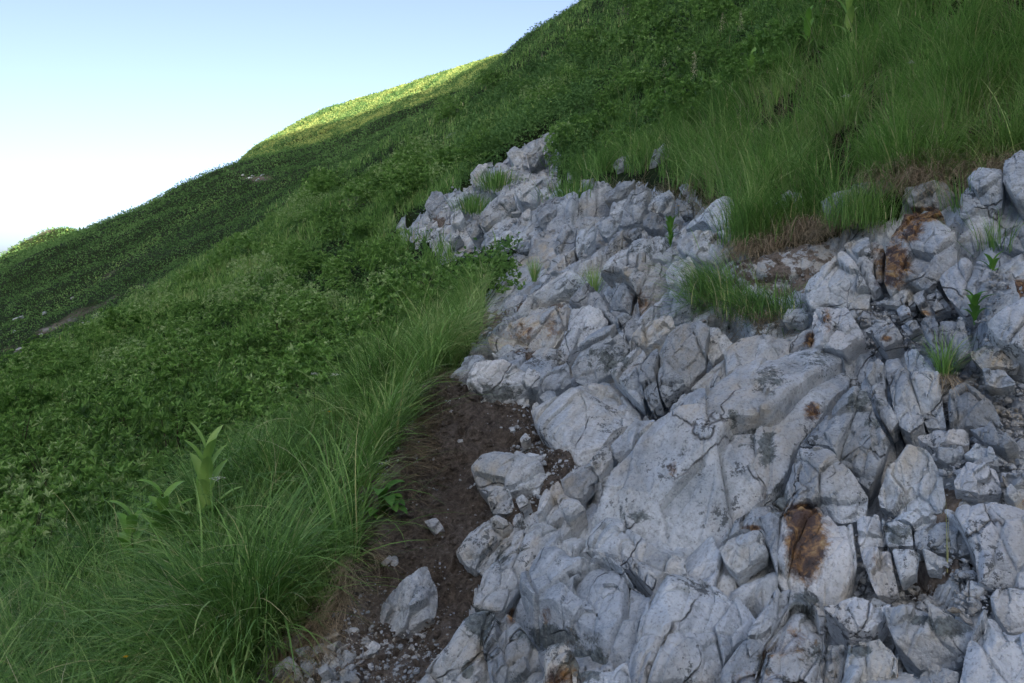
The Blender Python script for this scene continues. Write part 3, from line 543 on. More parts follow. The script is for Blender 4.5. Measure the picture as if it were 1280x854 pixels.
# ------------------------------------------------------------------ ground sheet
def build_ground():
    us = np.concatenate([np.linspace(-1.5, -.72, 60, endpoint=False), np.linspace(-.72, .72, 620), np.linspace(.72, 1.62, 60)[1:]])
    ls = np.concatenate([np.arange(math.log(.75), math.log(30), .0062), np.arange(math.log(30), math.log(250), .008), np.arange(math.log(250), math.log(2900), .06)])
    A, B = np.meshgrid(us, ls, indexing='ij'); u = A.ravel(); l = B.ravel(); d = np.exp(l)
    z = d * look(TG, u, l)
    P = np.stack([u * d, d, z], 1)
    px = CX + FOC * u; py = HY - FOC * look(TV, u, l); near = d < 24
    wob = np.clip(9 / d ** .5, 2, 8); jx = px + wob * fbm(P, .16, 3, 201); jy = py + wob * fbm(P, .16, 3, 202)
    rock = inpoly(jx, jy, ROCK) & near; soil = inpoly(jx, jy, SOIL) & (d < 7)
    def soft(m):                       # edge of a zone, eased over a few centimetres
        a = m.reshape(len(us), len(ls)).astype(float)
        for ax in (0, 1):
            for _ in range(3): a = (np.roll(a, 1, ax) + np.roll(a, 2, ax) + a + np.roll(a, -1, ax) + np.roll(a, -2, ax)) / 5
        return a.ravel()
    wr, ws = soft(rock & ~soil), soft(soil)
    # bare rock between the blocks
    idx = np.where((wr > 0) | (ws > 0))[0]; q = P[idx]; dd = d[idx]
    big = jfacet(q, .42, .42, .07, .03, 3) + jfacet(q, .17, .45, .12, .02, 9, 1.8) + .6 * facet(q, .085, .4, .10, .08, 15)
    far = facet(q, .8, .65, .20, .16, 21)
    disp = wr[idx] * (big + far * smooth01((dd - 6) / 5) - .06 - .16 * smooth01((dd - 6) / 5)) + ws[idx] * (.055 * fbm(q, .30, 3, 4) + .022 * fbm(q, .06, 3, 8) + facet(q, .13, .25, .10, .0, 33))
    for bx, by, rx, ry, hb in ((500,590,20,36,.10),(472,640,18,30,.07),(512,525,16,20,.09),(545,482,22,14,.07),(440,700,26,24,.05),(560,560,14,9,.03),(600,545,16,9,.03),(585,520,12,8,.03),(540,610,10,8,.02)):
        disp += hb * np.exp(-(((px[idx] - bx) / rx) ** 2 + ((py[idx] - by) / ry) ** 2)) * (dd < 6) * 1.7 * (1 + .5 * fbm(q, .08, 2, 44))
    crk = np.zeros(len(idx))
    for pl, wd, dp in CRACKS:
        dist = np.full(len(idx), 99.)
        for (xa, ya), (xb, yb) in zip(pl[:-1], pl[1:]):
            t_ = np.clip(((px[idx] - xa) * (xb - xa) + (py[idx] - ya) * (yb - ya)) / ((xb - xa) ** 2 + (yb - ya) ** 2), 0, 1)
            dist = np.minimum(dist, np.hypot(px[idx] - xa - t_ * (xb - xa), py[idx] - ya - t_ * (yb - ya)))
        crk = np.maximum(crk, dp * np.exp(-(dist / wd) ** 4))
    disp -= crk
    nz = np.zeros((len(idx), 3)); nz[:, 2] = .82; nz[:, 1] = -.55 * (dd < 8) - .25 * (dd >= 8)
    P[idx] += nz * disp[:, None]
    oth = np.where(~(rock | soil))[0]; q = P[oth]; dd = d[oth]
    P[oth, 2] += .06 * fbm(q, .6, 3, 5) * np.clip(dd / 4, .4, 1) + np.clip((dd - 8) / 40, 0, 1) * .35 * fbm(q, 4.5, 4, 6) + np.clip((dd - 20) / 60, 0, 1) * .5 * fbm(q, 13, 3, 7)
    bare = np.zeros(len(P))
    for bx, by, rx, ry, sg in ((85,392,80,9,.75),(30,428,50,6,.6),(140,500,24,5,.8),(190,352,30,4,.6),(150,330,90,10,.5),(320,222,24,5,1.1),(430,225,40,10,.7),(290,212,50,6,.5),(545,178,12,10,1.2),(560,130,18,4,1.),(600,95,10,3,.8),(440,240,30,10,.9),(780,5,14,10,.9),(10,480,30,14,.9),(350,178,60,6,.3)):
        t = ((px - bx) / rx) ** 2 + ((py - by + .42 * (px - bx) * (rx > 50)) / ry) ** 2
        bare = np.maximum(bare, sg * np.exp(-t * .9))
    bare *= (d > 9)
    for bx, by, rx, ry, sg in ((478,620,28,70,1.3),(400,770,80,60,1.3),(515,500,26,30,.9),(450,830,140,36,1.),(620,460,60,10,.7),(545,800,50,30,.7)):
        bare = np.maximum(bare, sg * np.exp(-((px - bx) / rx) ** 2 - ((py - by) / ry) ** 2) * (d < 8))
    nu, nl = len(us), len(ls)
    I = np.arange(nu * nl).reshape(nu, nl)
    F = np.stack([I[:-1, :-1].ravel(), I[1:, :-1].ravel(), I[1:, 1:].ravel(), I[:-1, 1:].ravel()], 1)
    cls = np.where(rock & ~soil, 1, np.where(soil, 2, 0)); fc = cls[F[:, 0]]
    sf = np.zeros(len(P)); sp = [(690,372,45,10),(640,445,60,8),(560,268,18,6),(960,345,60,22),(735,430,12,6),(600,380,30,20),(1180,640,30,40),(1240,690,30,20),(1180,690,30,30),(630,660,12,14),(720,150,10,10)]
    for bx, by, rx, ry in sp: sf = np.maximum(sf, 1.3 * np.exp(-((px - bx) / rx) ** 2 - ((py - by) / ry) ** 2))
    sf = sf * (d < 24)
    zero = np.zeros(len(P)); wm = np.clip(fbm(P, 1.6, 2, 31), 0, 1) * .5
    for k, nm, mat in ((0, 'hillside', M_TURF), (1, 'bedrock', M_ROCK), (2, 'dirt_path', M_SOIL)):
        f = F[fc == k]; used, inv = np.unique(f, return_inverse=True)
        me = mesh_np(nm, P[used], inv.reshape(-1, 4), mat, {'bare': bare[used], 'soil': sf[used], 'warm': wm[used], 'rust': zero[used], 'dark': zero[used], 'white': zero[used]})
        o = link(nm, me); o['kind'] = 'structure'
    return P, d, px, py, cls, bare
GP, GD, GPX, GPY, GCLS, GBARE = build_ground()

# ground behind the camera and the high ridge that keeps the slope in shade
def build_back():
    xs = np.concatenate([np.linspace(-500, -60, 23)[:-1], np.linspace(-60, 160, 111), np.linspace(160, 900, 38)[1:]]); ys = np.concatenate([np.linspace(.72, -30, 12), np.linspace(-45, -420, 26), [-520, -900]])
    X, Y = np.meshgrid(xs, ys, indexing='ij'); x = X.ravel(); y = Y.ravel()
    cl = lambda t: np.clip(t, -60, 260)
    z = -1.75 + np.where(x > 0, .42 * x / (1 + np.maximum(x, 0) / 500), .5 * x) - .02 * np.abs(y)
    crest = np.interp(x - 49.5, [-600, -200, -60, -34, -19, -8, .4, 10, 16.2, 32, 300, 600], [-120, -30, 32, 42, 53.5, 56, 61, 70.5, 80, 98, 125, 120]) + 110.7
    crest = crest + .7 * fbm(np.stack([x, y * 0, y * 0], 1), 60, 3, 2)
    t = smooth01((-y - 60) / 240) - .35 * smooth01((-y - 300) / 300)
    z = np.where(y < -60, z * (1 - t) + crest * t, z)
    I = np.arange(len(x)).reshape(len(xs), len(ys))
    F = np.stack([I[:-1, :-1].ravel(), I[:-1, 1:].ravel(), I[1:, 1:].ravel(), I[1:, :-1].ravel()], 1)
    me = mesh_np('mountain_ridge', np.stack([x, y, z], 1), F, M_TURF, {'bare': np.zeros(len(x))})
    link('mountain_ridge', me)['kind'] = 'structure'
build_back()

# little sunlit knoll showing over the far shoulder
def build_knoll():
    nx, ny = 60, 40
    a, b = np.meshgrid(np.linspace(-1, 1, nx), np.linspace(-1, 1, ny), indexing='ij'); a = a.ravel(); b = b.ravel()
    D = 230.; cx = (92 - CX) / FOC * D
    x = cx + a * 20; y = D + b * 26
    top = (HY - 281) / FOC * D
    z = top - 1.2 - .55 * np.abs(a + .05) ** 1.3 * 26 * np.where(a < -.05, 1.0, .45) - b * b * 9 + 1.0 * fbm(np.stack([x, y, x * 0], 1), 7, 4, 11)
    I = np.arange(nx * ny).reshape(nx, ny)
    F = np.stack([I[:-1, :-1].ravel(), I[1:, :-1].ravel(), I[1:, 1:].ravel(), I[:-1, 1:].ravel()], 1)
    P = np.stack([x, y, z], 1)
    link('far_hill', mesh_np('far_hill', P, F, M_TURF, {'bare': np.exp(-((a + .1) / .12) ** 2 - ((b + .4) / .3) ** 2)}))['kind'] = 'structure'
    return P
KP = build_knoll()

# ------------------------------------------------------------------ rock builder
def chaikin(p, a=.14):
    q = np.roll(p, -1, 0); return np.stack([p * (1 - a) + q * a, p * a + q * (1 - a)], 1).reshape(-1, 2)

def build_rock(kind, label, poly, o, seed):
    r = np.random.default_rng(seed)
    poly = np.array(poly, float)
    cm = poly.mean(0); dv_ = poly - cm; ln_ = np.linalg.norm(dv_, axis=1)[:, None]; poly = cm + dv_ * (1 + .7 / np.maximum(ln_, 6)) if poly[:, 1].mean() > 300 else poly
    px_size = math.sqrt((poly[:, 0].max() - poly[:, 0].min()) * (poly[:, 1].max() - poly[:, 1].min()))
    cxp = poly[:, 0].mean(); low = poly[np.argmax(poly[:, 1])]
    P0 = hit(.6 * cxp + .4 * low[0], low[1] - 1); d0 = P0[1]
    Pc = hit(cxp, poly[:, 1].mean())
    n0 = gnormal(P0, .35) * .5 + gnormal(Pc, .35) * .5
    tc = np.array([-P0[0] / P0[1], -1, .25]); tc /= np.linalg.norm(tc)
    k = o.get('k', .3)
    n = n0 * (1 - k) + tc * k + r.normal(0, .07, 3); n /= np.linalg.norm(n)
    P0 = P0 + n0 * (o.get('p', .02) + r.uniform(-.012, .035) * (d0 < 8) * ('c' not in o)) * (1 if d0 < 6 else .8)
    def onplane(x, y):
        dv = np.stack([(x - CX) / FOC, np.ones_like(x), (HY - y) / FOC], 1)
        t = (P0 @ n) / np.minimum(dv @ n, -.12)
        return dv * np.clip(t, d0 * .8, d0 * 1.5)[:, None]
    W = onplane(poly[:, 0], poly[:, 1])
    C = W.mean(0)
    e1 = W[1] - W[0]; e1 -= n * (e1 @ n); e1 /= np.linalg.norm(e1); e2 = np.cross(n, e1)
    q = np.stack([(W - C) @ e1, (W - C) @ e2], 1)
    area = .5 * abs((q[:, 0] * np.roll(q[:, 1], -1) - q[:, 1] * np.roll(q[:, 0], -1)).sum()); S = math.sqrt(area)
    qs = chaikin(q, .06); qs = chaikin(qs, .2)
    # boundary resampled
    seg = np.linalg.norm(np.roll(qs, -1, 0) - qs, axis=1); per = seg.sum()
    step = max(1.7 * d0 / FOC, S / 90)
    nth = int(np.clip(per / step, 28, 520)); nr = int(np.clip(S * .55 / step, 7, 110))
    cum = np.concatenate([[0], np.cumsum(seg)]); t = np.linspace(0, per, nth, endpoint=False)
    qq = np.vstack([qs, qs[:1]]); bx = np.interp(t, cum, qq[:, 0]); by = np.interp(t, cum, qq[:, 1]); bd = np.stack([bx, by], 1)
    # centre: the point deepest inside
    cand = (q.mean(0) + r.normal(0, S * .12, (60, 2))); 
    dist = np.min(np.linalg.norm(cand[:, None] - bd[None], axis=2), axis=1); ins = inpoly(cand[:, 0], cand[:, 1], q)
    cc = cand[np.argmax(dist * ins)]
    rr = np.linspace(0, 1, nr + 1)[1:] ** .9
    pos = cc + (bd[None] - cc) * rr[:, None, None]; pos = pos.reshape(-1, 2)
    # height: bevels from every edge, broken by planes
    hcap = S * (.10 - .045 * smooth01((S - .12) / .25)); hh = np.full(len(pos), 9.); 
    sl = np.where(r.random(len(q)) < .3, r.uniform(.35, .7, len(q)), r.uniform(1.0, 3.2, len(q)))
    for i in range(len(q)):
        a_, b_ = q[i], q[(i + 1) % len(q)]; ab = b_ - a_
        tt = np.clip(((pos - a_) @ ab) / (ab @ ab), 0, 1)
        dd = np.linalg.norm(pos - (a_ + tt[:, None] * ab), axis=1)
        hh = np.minimum(hh, dd * sl[i])
    capdir = r.normal(0, .12, 2)
    cap = hcap * (1.0 + .3 * r.uniform(-1, 1)) + pos @ capdir
    for _ in range(3):
        dr = r.normal(0, 1, 2); dr /= np.linalg.norm(dr)
        cap = np.minimum(cap, hcap * r.uniform(.8, 1.3) - (pos @ dr) * r.uniform(.12, .5) + S * .06)
    for ent in o.get('c', []):
        (pa, pb, s1, hc) = ent
        ab = onplane(np.array([pa[0], pb[0]], float), np.array([pa[1], pb[1]], float)) - C
        A2 = np.stack([ab @ e1, ab @ e2], 1); dv = A2[1] - A2[0]; dv /= np.linalg.norm(dv); nn = np.array([-dv[1], dv[0]])
        # positive side: towards lower rows / right
        mid = onplane(np.array([(pa[0] + pb[0]) / 2.]), np.array([(pa[1] + pb[1]) / 2. + 6 * (abs(pb[0] - pa[0]) > abs(pb[1] - pa[1]))]) + 0.) - C
        if abs(pb[0] - pa[0]) <= abs(pb[1] - pa[1]):
            mid = onplane(np.array([(pa[0] + pb[0]) / 2. + 6]), np.array([(pa[1] + pb[1]) / 2.])) - C
        m2 = np.array([mid[0] @ e1, mid[0] @ e2]) - A2[0]
        if m2 @ nn < 0: nn = -nn
        sd = (pos - A2[0]) @ nn
        if s1 < 0:      # face breaks away steeply below the crest
            cap = np.minimum(cap + 0, hcap * 1.0 + np.where(sd > 0, s1 * sd * 1.0, 0)); cap = np.maximum(cap, -S * .45)
        else:
            cap = np.minimum(cap, hc * S + hcap - np.abs(sd) * s1)
    dmin_ = np.min(np.linalg.norm(pos[:, None] - bd[None, ::3], axis=2), axis=1) if len(pos) * nth < 9e6 else np.repeat(1 - rr, nth) * S * .5
    top = np.minimum(hh, cap) - min(.022, S * .06) * np.exp(-dmin_ / (.012 + .0016 * d0))
    V = C + pos[:, :1] * e1 + pos[:, 1:] * e2 + top[:, None] * n
    cen_h = cap[:nth].mean() if len(cap) else hcap
    # flanks and underside
    ring = V[-nth:]; ctr = C + cc[0] * e1 + cc[1] * e2
    T = max(S * o.get('t', .55), .06 + o.get('p', 0) * 1.5); ns = int(np.clip(T / step / 2.2, 4, 40))
    sk = []
    back = -(n * .72 + n0 * .28); back /= np.linalg.norm(back)
    for i in range(1, ns + 1):
        f = i / ns
        sk.append(ring + back * T * f + (ctr - ring) * (.16 * f ** 1.2))
    V = np.vstack([V] + sk); rings = nr + ns
    hC = np.interp(0, [0], [top[:nth].mean()])
    V = np.vstack([V, (C + cc[0] * e1 + cc[1] * e2 + hC * n)[None], (sk[-1].mean(0))[None]])
    I = np.arange(rings * nth).reshape(rings, nth)
    F = np.stack([I[:-1].ravel(), np.roll(I[:-1], -1, 1).ravel(), np.roll(I[1:], -1, 1).ravel(), I[1:].ravel()], 1)[:, ::-1]
    c0, c1 = len(V) - 2, len(V) - 1
    F3 = np.vstack([np.stack([np.full(nth, c0), I[0], np.roll(I[0], -1)], 1), np.stack([np.full(nth, c1), np.roll(I[-1], -1), I[-1]], 1)])
    # orientation check
    a_, b_, c_ = V[F3[0][0]], V[F3[0][1]], V[F3[0][2]]
    if np.cross(b_ - a_, c_ - a_) @ n < 0: F = F[:, ::-1]; F3 = F3[:, ::-1]
    # break up the surface
    s_ = S * .42
    disp = jfacet(V, max(S * .62, .06), .40 - .17 * smooth01((S - .15) / .25), .02, min(.016, S * .05), seed % 97, 1.9)
    disp += jfacet(V, max(S * .24, .03), .27 - .05 * smooth01((S - .15) / .25), .03, min(.006, S * .02), seed % 89, 2.2)
    disp += .0022 * min(1, S * 3) * fbm(V, .05, 3, 5, .6) + .003 * min(1, S * 2) * fbm(V, .5, 2, 6)
    st = V @ np.array([.45, -.35, .82]) / .07 + 1.0 * vnoise(V / .35, 9); stf = st - np.floor(st); disp += .009 * min(1, S * 2.5) * np.minimum(stf * 5, 1) * smooth01(vnoise(joint(V) / .2, 19) * 6)
    jit = np.stack([fbm(V, .14, 3, 50 + i) for i in range(3)], 1) * min(.0045, S * .014) * (1 + (d0 > 7))
    V = V + n * disp[:, None] + jit
    # stains
    qx = CX + FOC * V[:, 0] / V[:, 1]; qy = HY - FOC * V[:, 2] / V[:, 1]
    def paint(L):
        s = np.zeros(len(V))
        for bx_, by_, rx, ry, st in L:
            if abs(bx_ - cxp) < rx * 2 + 260: s = np.maximum(s, st * np.exp(-.9 * (((qx - bx_) / rx) ** 2 + ((qy - by_) / ry) ** 2) ** 1.3))
        return s
    ru, dk = paint(RUST), paint(DARK)
    z = np.zeros(len(V))
    tone = r.uniform(0, .22)
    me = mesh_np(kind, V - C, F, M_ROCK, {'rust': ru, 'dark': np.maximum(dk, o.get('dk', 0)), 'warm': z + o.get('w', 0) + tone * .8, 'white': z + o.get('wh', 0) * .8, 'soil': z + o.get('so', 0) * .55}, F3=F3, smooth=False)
    ob = link(kind, me, loc=C)
    tag(ob, label, {'rock_slab': 'rock slab', 'boulder': 'boulder', 'stone': 'stone'}[kind], kind='thing')
    return ob
for i, (kd, lb, pl, op) in enumerate(ROCKS):
    build_rock(kd, lb, pl, op, 101 + i * 7)

# ------------------------------------------------------------------ loose chips: closed broken polyhedra
def icosphere(sub):
    import bmesh
    bm = bmesh.new(); bmesh.ops.create_icosphere(bm, subdivisions=sub, radius=1.0)
    V = np.array([v.co[:] for v in bm.verts]); F = np.array([[v.index for v in f.verts] for f in bm.faces]); bm.free(); return V, F
def chip_shape(sub, seed, flat_=.55):
    V, F = icosphere(sub); r = np.random.default_rng(seed)
    nn = r.normal(0, 1, (13, 3)); nn /= np.linalg.norm(nn, axis=1)[:, None]; dd = r.uniform(.55, 1.0, 13)
    dots = V @ nn.T; rad = np.min(np.where(dots > .05, dd / np.maximum(dots, .05), 9), axis=1); rad = np.minimum(rad, 1.15)
    P = V * rad[:, None]
    P = P * (1 + .05 * fbm(P, .5, 3, seed)[:, None])
    P *= np.array([1.0, r.uniform(.6, .85), r.uniform(flat_ * .7, flat_)])
    return P, F
PROTO = []
for i in range(14):
    P, F = chip_shape(4, 300 + i)
    z = np.zeros(len(P))
    PROTO.append(mesh_np('loose_stone', P, None, M_ROCK, {'rust': z + (.5 if i == 3 else 0), 'dark': z + (.35 if i in (2, 9) else 0), 'warm': z + [.0, .3, .1, .5, 0, .2, .6, .1, 0, .2, .0, .4, .1, 0][i], 'white': z + [.3, 0, .0, 0, .5, .1, 0, .3, .2, 0, .5, .1, 0, .4][i], 'soil': z}, F3=F))
def rot_to(n, ang, r):
    n = np.asarray(n) / np.linalg.norm(n)
    a = np.cross(n, [math.cos(ang), math.sin(ang), .1]); a /= np.linalg.norm(a); b = np.cross(n, a)
    from mathutils import Matrix
    return Matrix(((a[0], b[0], n[0]), (a[1], b[1], n[1]), (a[2], b[2], n[2]))).to_euler()
def scatter_stones(regions, label, group):
    first = None
    for (poly, cnt, smin, smax, dmax) in regions:
        cand = np.where(inpoly(GPX, GPY, poly) & (GD < dmax) & (GD > 1.4) & ((GD > 26) | (dmax < 26)))[0]
        wgt = 1.0 / 1.0; r = rng.choice(cand, cnt, replace=False)
        for i in r:
            x, y, z = GP[i]; s = smin * (smax / smin) ** (rng.random() ** 1.7)
            o = bpy.data.objects.new('loose_stone', PROTO[rng.integers(len(PROTO))]); col.objects.link(o)
            o.location = (x, y, z + s * .22 + .035 * (GPX[i] > 1060) * (GD[i] < 5)); o.scale = (s, s * rng.uniform(.8, 1.1), s * rng.uniform(.8, 1.2))
            nn = gnormal((x, y, z)) + rng.normal(0, .25, 3); o.rotation_euler = rot_to(nn, rng.uniform(0, 6.28), rng)
            tag(o, label, 'stone', group)
G1 = [(1150,395),(1300,395),(1300,600),(1190,600),(1140,540),(1240,470)]
scatter_stones([([(1185,455),(1300,455),(1300,640),(1240,620),(1190,560)], 22, .02, .06, 9)], 'one of the loose grey chips filling the steep gap near the right edge', 'loose chips near the right edge')
scatter_stones([([(1100,690),(1190,660),(1235,735),(1220,775),(1120,762),(1090,745)], 28, .014, .034, 9), ([(1020,760),(1110,780),(1150,820),(1200,815),(1240,740),(1190,780)], 10, .012, .03, 9)], 'one of the small chips in the gravel pocket above the blue-green slab', 'chips in the gravel pocket')
scatter_stones([([(285,880),(300,830),(350,795),(440,785),(480,800),(470,870)], 62, .013, .040, 6)], 'one of the small pebbles of the heap in the lower left', 'pebbles of the lower left heap')
scatter_stones([([(640,490),(700,500),(735,590),(640,660),(600,700),(560,620)], 18, .010, .034, 6), ([(480,560),(560,490),(620,560),(560,700),(480,720)], 10, .010, .030, 6)], 'one of the small stones strewn over the dirt hollow', 'stones strewn over the dirt')
scatter_stones([([(600,360),(700,330),(760,340),(720,440),(580,450),(575,425)], 26, .03, .10, 9), ([(495,262),(600,240),(640,300),(560,305)], 22, .05, .17, 20), ([(640,200),(700,160),(705,270),(620,300)], 18, .05, .17, 20), ([(700,290),(860,230),(850,300),(740,350)], 14, .04, .12, 12)], 'one of the pale broken rocks strewn over the upper trail', 'broken rocks strewn over the upper trail')
scatter_stones([([(1080,370),(1240,370),(1240,440),(1100,440)], 20, .02, .055, 9), ([(910,360),(1000,310),(1050,300),(1000,350)], 10, .012, .035, 7), ([(870,405),(1000,405),(900,430)], 8, .015, .035, 7)], 'one of the rubble pieces at the foot of the rusty outcrop', 'rubble below the rusty outcrop')

scatter_stones([([(20,380),(180,330),(200,372),(60,450),(0,480)], 16, .12, .35, 60), ([(300,216),(345,216),(345,228),(300,228)], 8, .15, .4, 80), ([(525,190),(600,135),(610,150),(540,200)], 10, .1, .3, 50)], 'one of the pale stones dotted over the distant grassy slope', 'stones on the distant slope')
def gravel(name, label, regions, mat=None, cat='gravel'):
    shapes = [chip_shape(1, 700 + i, .7) for i in range(8)]
    Vs, Fs, W, off = [], [], [], 0
    at = []
    for poly, cnt, smin, smax, dmax in regions:
        cand = np.where(inpoly(GPX, GPY, poly) & (GD < dmax) & (GD > 1.2))[0]
        if not len(cand): continue
        for i in rng.choice(cand, cnt):
            P, F = shapes[rng.integers(8)]; s = smin * (smax / smin) ** (rng.random() ** 2.2)
            a, b = rng.uniform(0, 6.28, 2); ca, sa, cb, sb = math.cos(a), math.sin(a), math.cos(b), math.sin(b)
            Rm = np.array([[ca, -sa, 0], [sa, ca, 0], [0, 0, 1]]) @ np.array([[1, 0, 0], [0, cb, -sb], [0, sb, cb]])
            jx = rng.normal(0, .012, 2) * (1 + GP[i][1] / 4)
            Vs.append((P * s) @ Rm.T + GP[i] + [jx[0], jx[1], s * .2 + .04 * (GPX[i] > 1060) * (GD[i] < 5)]); Fs.append(F + off); off += len(P); at.append(np.full(len(P), rng.random()))
    t = np.concatenate(at); z = np.zeros(len(t))
    me = mesh_np(name, np.vstack(Vs), None, mat or M_ROCK, {'bare': t * .8 - .2, 'warm': t * .6, 'white': (1 - t) * .35, 'rust': z, 'dark': z, 'soil': z}, F3=np.vstack(Fs), smooth=False)
    tag(link(name, me), label, cat, kind='stuff')
gravel('gravel', 'fine grey gravel and grit spread over the dirt path and rock gaps', [
    ([(275,900),(300,815),(360,780),(440,770),(520,780),(560,800),(520,900)], 2600, .003, .015, 6),
    ([(440,700),(640,690),(600,760),(520,860),(440,800)], 500, .002, .007, 6),
    (SOIL, 1300, .002, .010, 7),
    ([(462,640),(480,585),(500,590),(490,650),(470,660)], 260, .002, .007, 6),
    ([(640,490),(720,575),(690,620),(640,640)], 600, .003, .018, 6),
    ([(1080,660),(1235,650),(1235,790),(1020,790)], 1900, .003, .020, 6),
    ([(1180,440),(1300,440),(1300,640),(1200,640)], 1900, .004, .026, 8),
    ([(1070,370),(1250,370),(1250,430),(1070,430)], 1500, .004, .026, 8),
    ([(910,365),(1000,305),(1050,300),(1000,350),(960,370)], 900, .003, .014, 8),
    ([(580,440),(720,330),(760,400),(700,460)], 900, .006, .03, 9),
    ([(495,262),(590,210),(700,160),(700,280),(640,320),(560,305)], 1500, .015, .07, 22),
    ([(700,280),(860,230),(900,300),(740,350)], 600, .01, .05, 14)])
gravel('soil_clods', 'crumbly brown clods of earth littering the dirt path', [(SOIL, 2600, .005, .028, 6.5), ([(455,650),(470,590),(500,500),(560,460),(600,500),(560,580),(500,660)], 900, .006, .035, 6)], M_SOIL, 'soil')
# ------------------------------------------------------------------ plants
BD = np.array([.15, .88, .45]); BD /= np.linalg.norm(BD)
def band(P, sc_, s):
    return fbm(P - (P @ BD)[:, None] * BD * .78, sc_, 3, s)
def blades(P, az, L, th0, th1, W, tone, segs=6, twist=.5, r=rng):
    """curved grass blades as ribbons: root, heading, length, start and end angle from vertical, width"""
    n = len(P); s = np.linspace(0, 1, segs + 1)
    th = th0[:, None] + (th1 - th0)[:, None] * s[None, :] ** 1.25
    a = az[:, None] + (r.normal(0, twist, n))[:, None] * s[None, :]
    st = (L / segs)[:, None]
    dx = np.sin(th) * np.cos(a) * st; dy = np.sin(th) * np.sin(a) * st; dz = np.cos(th) * st
    X = np.stack([P[:, 0:1] + np.cumsum(dx, 1) - dx, P[:, 1:2] + np.cumsum(dy, 1) - dy, P[:, 2:3] + np.cumsum(dz, 1) - dz], 2)
    wv = np.stack([-np.sin(a), np.cos(a), np.zeros_like(a)], 2)
    rollv = r.normal(0, .6, n)[:, None, None]; wv = wv * np.cos(rollv) + np.array([0, 0, 1.]) * np.sin(rollv) * .5
    wd = W[:, None] * (1 - s[None, :] ** 2.2 * .93)
    A = X + wv * wd[:, :, None] * .5; B = X - wv * wd[:, :, None] * .5
    V = np.stack([A, B], 2).reshape(n, (segs + 1) * 2, 3)
    base = (np.arange(n) * (segs + 1) * 2)[:, None]; k = np.arange(segs)[None] * 2
    F = np.stack([base + k, base + k + 1, base + k + 3, base + k + 2], 2).reshape(-1, 4)
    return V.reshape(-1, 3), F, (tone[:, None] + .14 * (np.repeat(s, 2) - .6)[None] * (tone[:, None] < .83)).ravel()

def leaves(P, D, Nn, L, W, tone, fold=.25):
    """pointed folded leaves: base, direction, normal"""
    n = len(P); D = D / np.linalg.norm(D, axis=1)[:, None]
    Sd = np.cross(D, Nn); Sd /= np.maximum(np.linalg.norm(Sd, axis=1), 1e-6)[:, None]; U = np.cross(Sd, D)
    L = L[:, None]; W = W[:, None]
    b = P; t = P + D * L - U * L * .15; l = P + D * L * .5 + Sd * W * .5 + U * W * fold; r_ = P + D * L * .5 - Sd * W * .5 + U * W * fold
    V = np.stack([b, l, t, r_], 1).reshape(-1, 3); o = (np.arange(n) * 4)[:, None]
    F3 = np.concatenate([o + [0, 2, 1], o + [0, 3, 2]], 1).reshape(-1, 3)
    return V, F3, np.repeat(tone, 4)

def whorls(P, Up, k, L, W, tone, r, spread=(0.35, 1.15)):
    """tufts of k leaves round a shoot tip"""
    n = len(P); Up = Up / np.linalg.norm(Up, axis=1)[:, None]
    a = np.cross(Up, r.normal(0, 1, (n, 3))); a /= np.linalg.norm(a, axis=1)[:, None]; b = np.cross(Up, a)
    ph = (np.arange(k)[None] / k * 2 * np.pi + r.uniform(0, 6.28, (n, 1)) + r.normal(0, .25, (n, k)))
    el = r.uniform(*spread, (n, k))
    D = (a[:, None] * np.cos(ph)[..., None] + b[:, None] * np.sin(ph)[..., None]) * np.sin(el)[..., None] + Up[:, None] * np.cos(el)[..., None]
    LL = np.repeat(L, k) * r.uniform(.7, 1.2, n * k)
    return leaves(np.repeat(P, k, 0), D.reshape(-1, 3), np.repeat(Up, k, 0) + r.normal(0, .2, (n * k, 3)), LL, np.repeat(W, k) * r.uniform(.8, 1.2, n * k), np.clip(np.repeat(tone, k) + r.normal(0, .10, n * k), 0, 1))

def sample(poly, n, dmin, dmax, cls=(0,), extra=None):
    m = inpoly(GPX, GPY, poly) & (GD > dmin) & (GD < dmax) & np.isin(GCLS, cls)
    if extra is not None: m &= extra
    for ex, ey, ea, eb in ((985,264,28,22),(1070,254,52,20),(777,214,18,16),(820,206,14,24)):
        m &= ((GPX - ex) / ea) ** 2 + ((GPY - ey) / eb) ** 2 > 1
    c = np.where(m & (rng.random(len(m)) > .85 * np.clip(GBARE, 0, 1) * (GD > 9)))[0]
    i = rng.choice(c, n)
    P = GP[i].copy(); sp = GD[i] * .006
    x = P[:, 0] + rng.normal(0, 1, n) * sp; y = P[:, 1] + rng.normal(0, 1, n) * sp
    dz = ground_z(x, y) - ground_z(P[:, 0], P[:, 1])
    return np.stack([x, y, P[:, 2] + dz], 1)

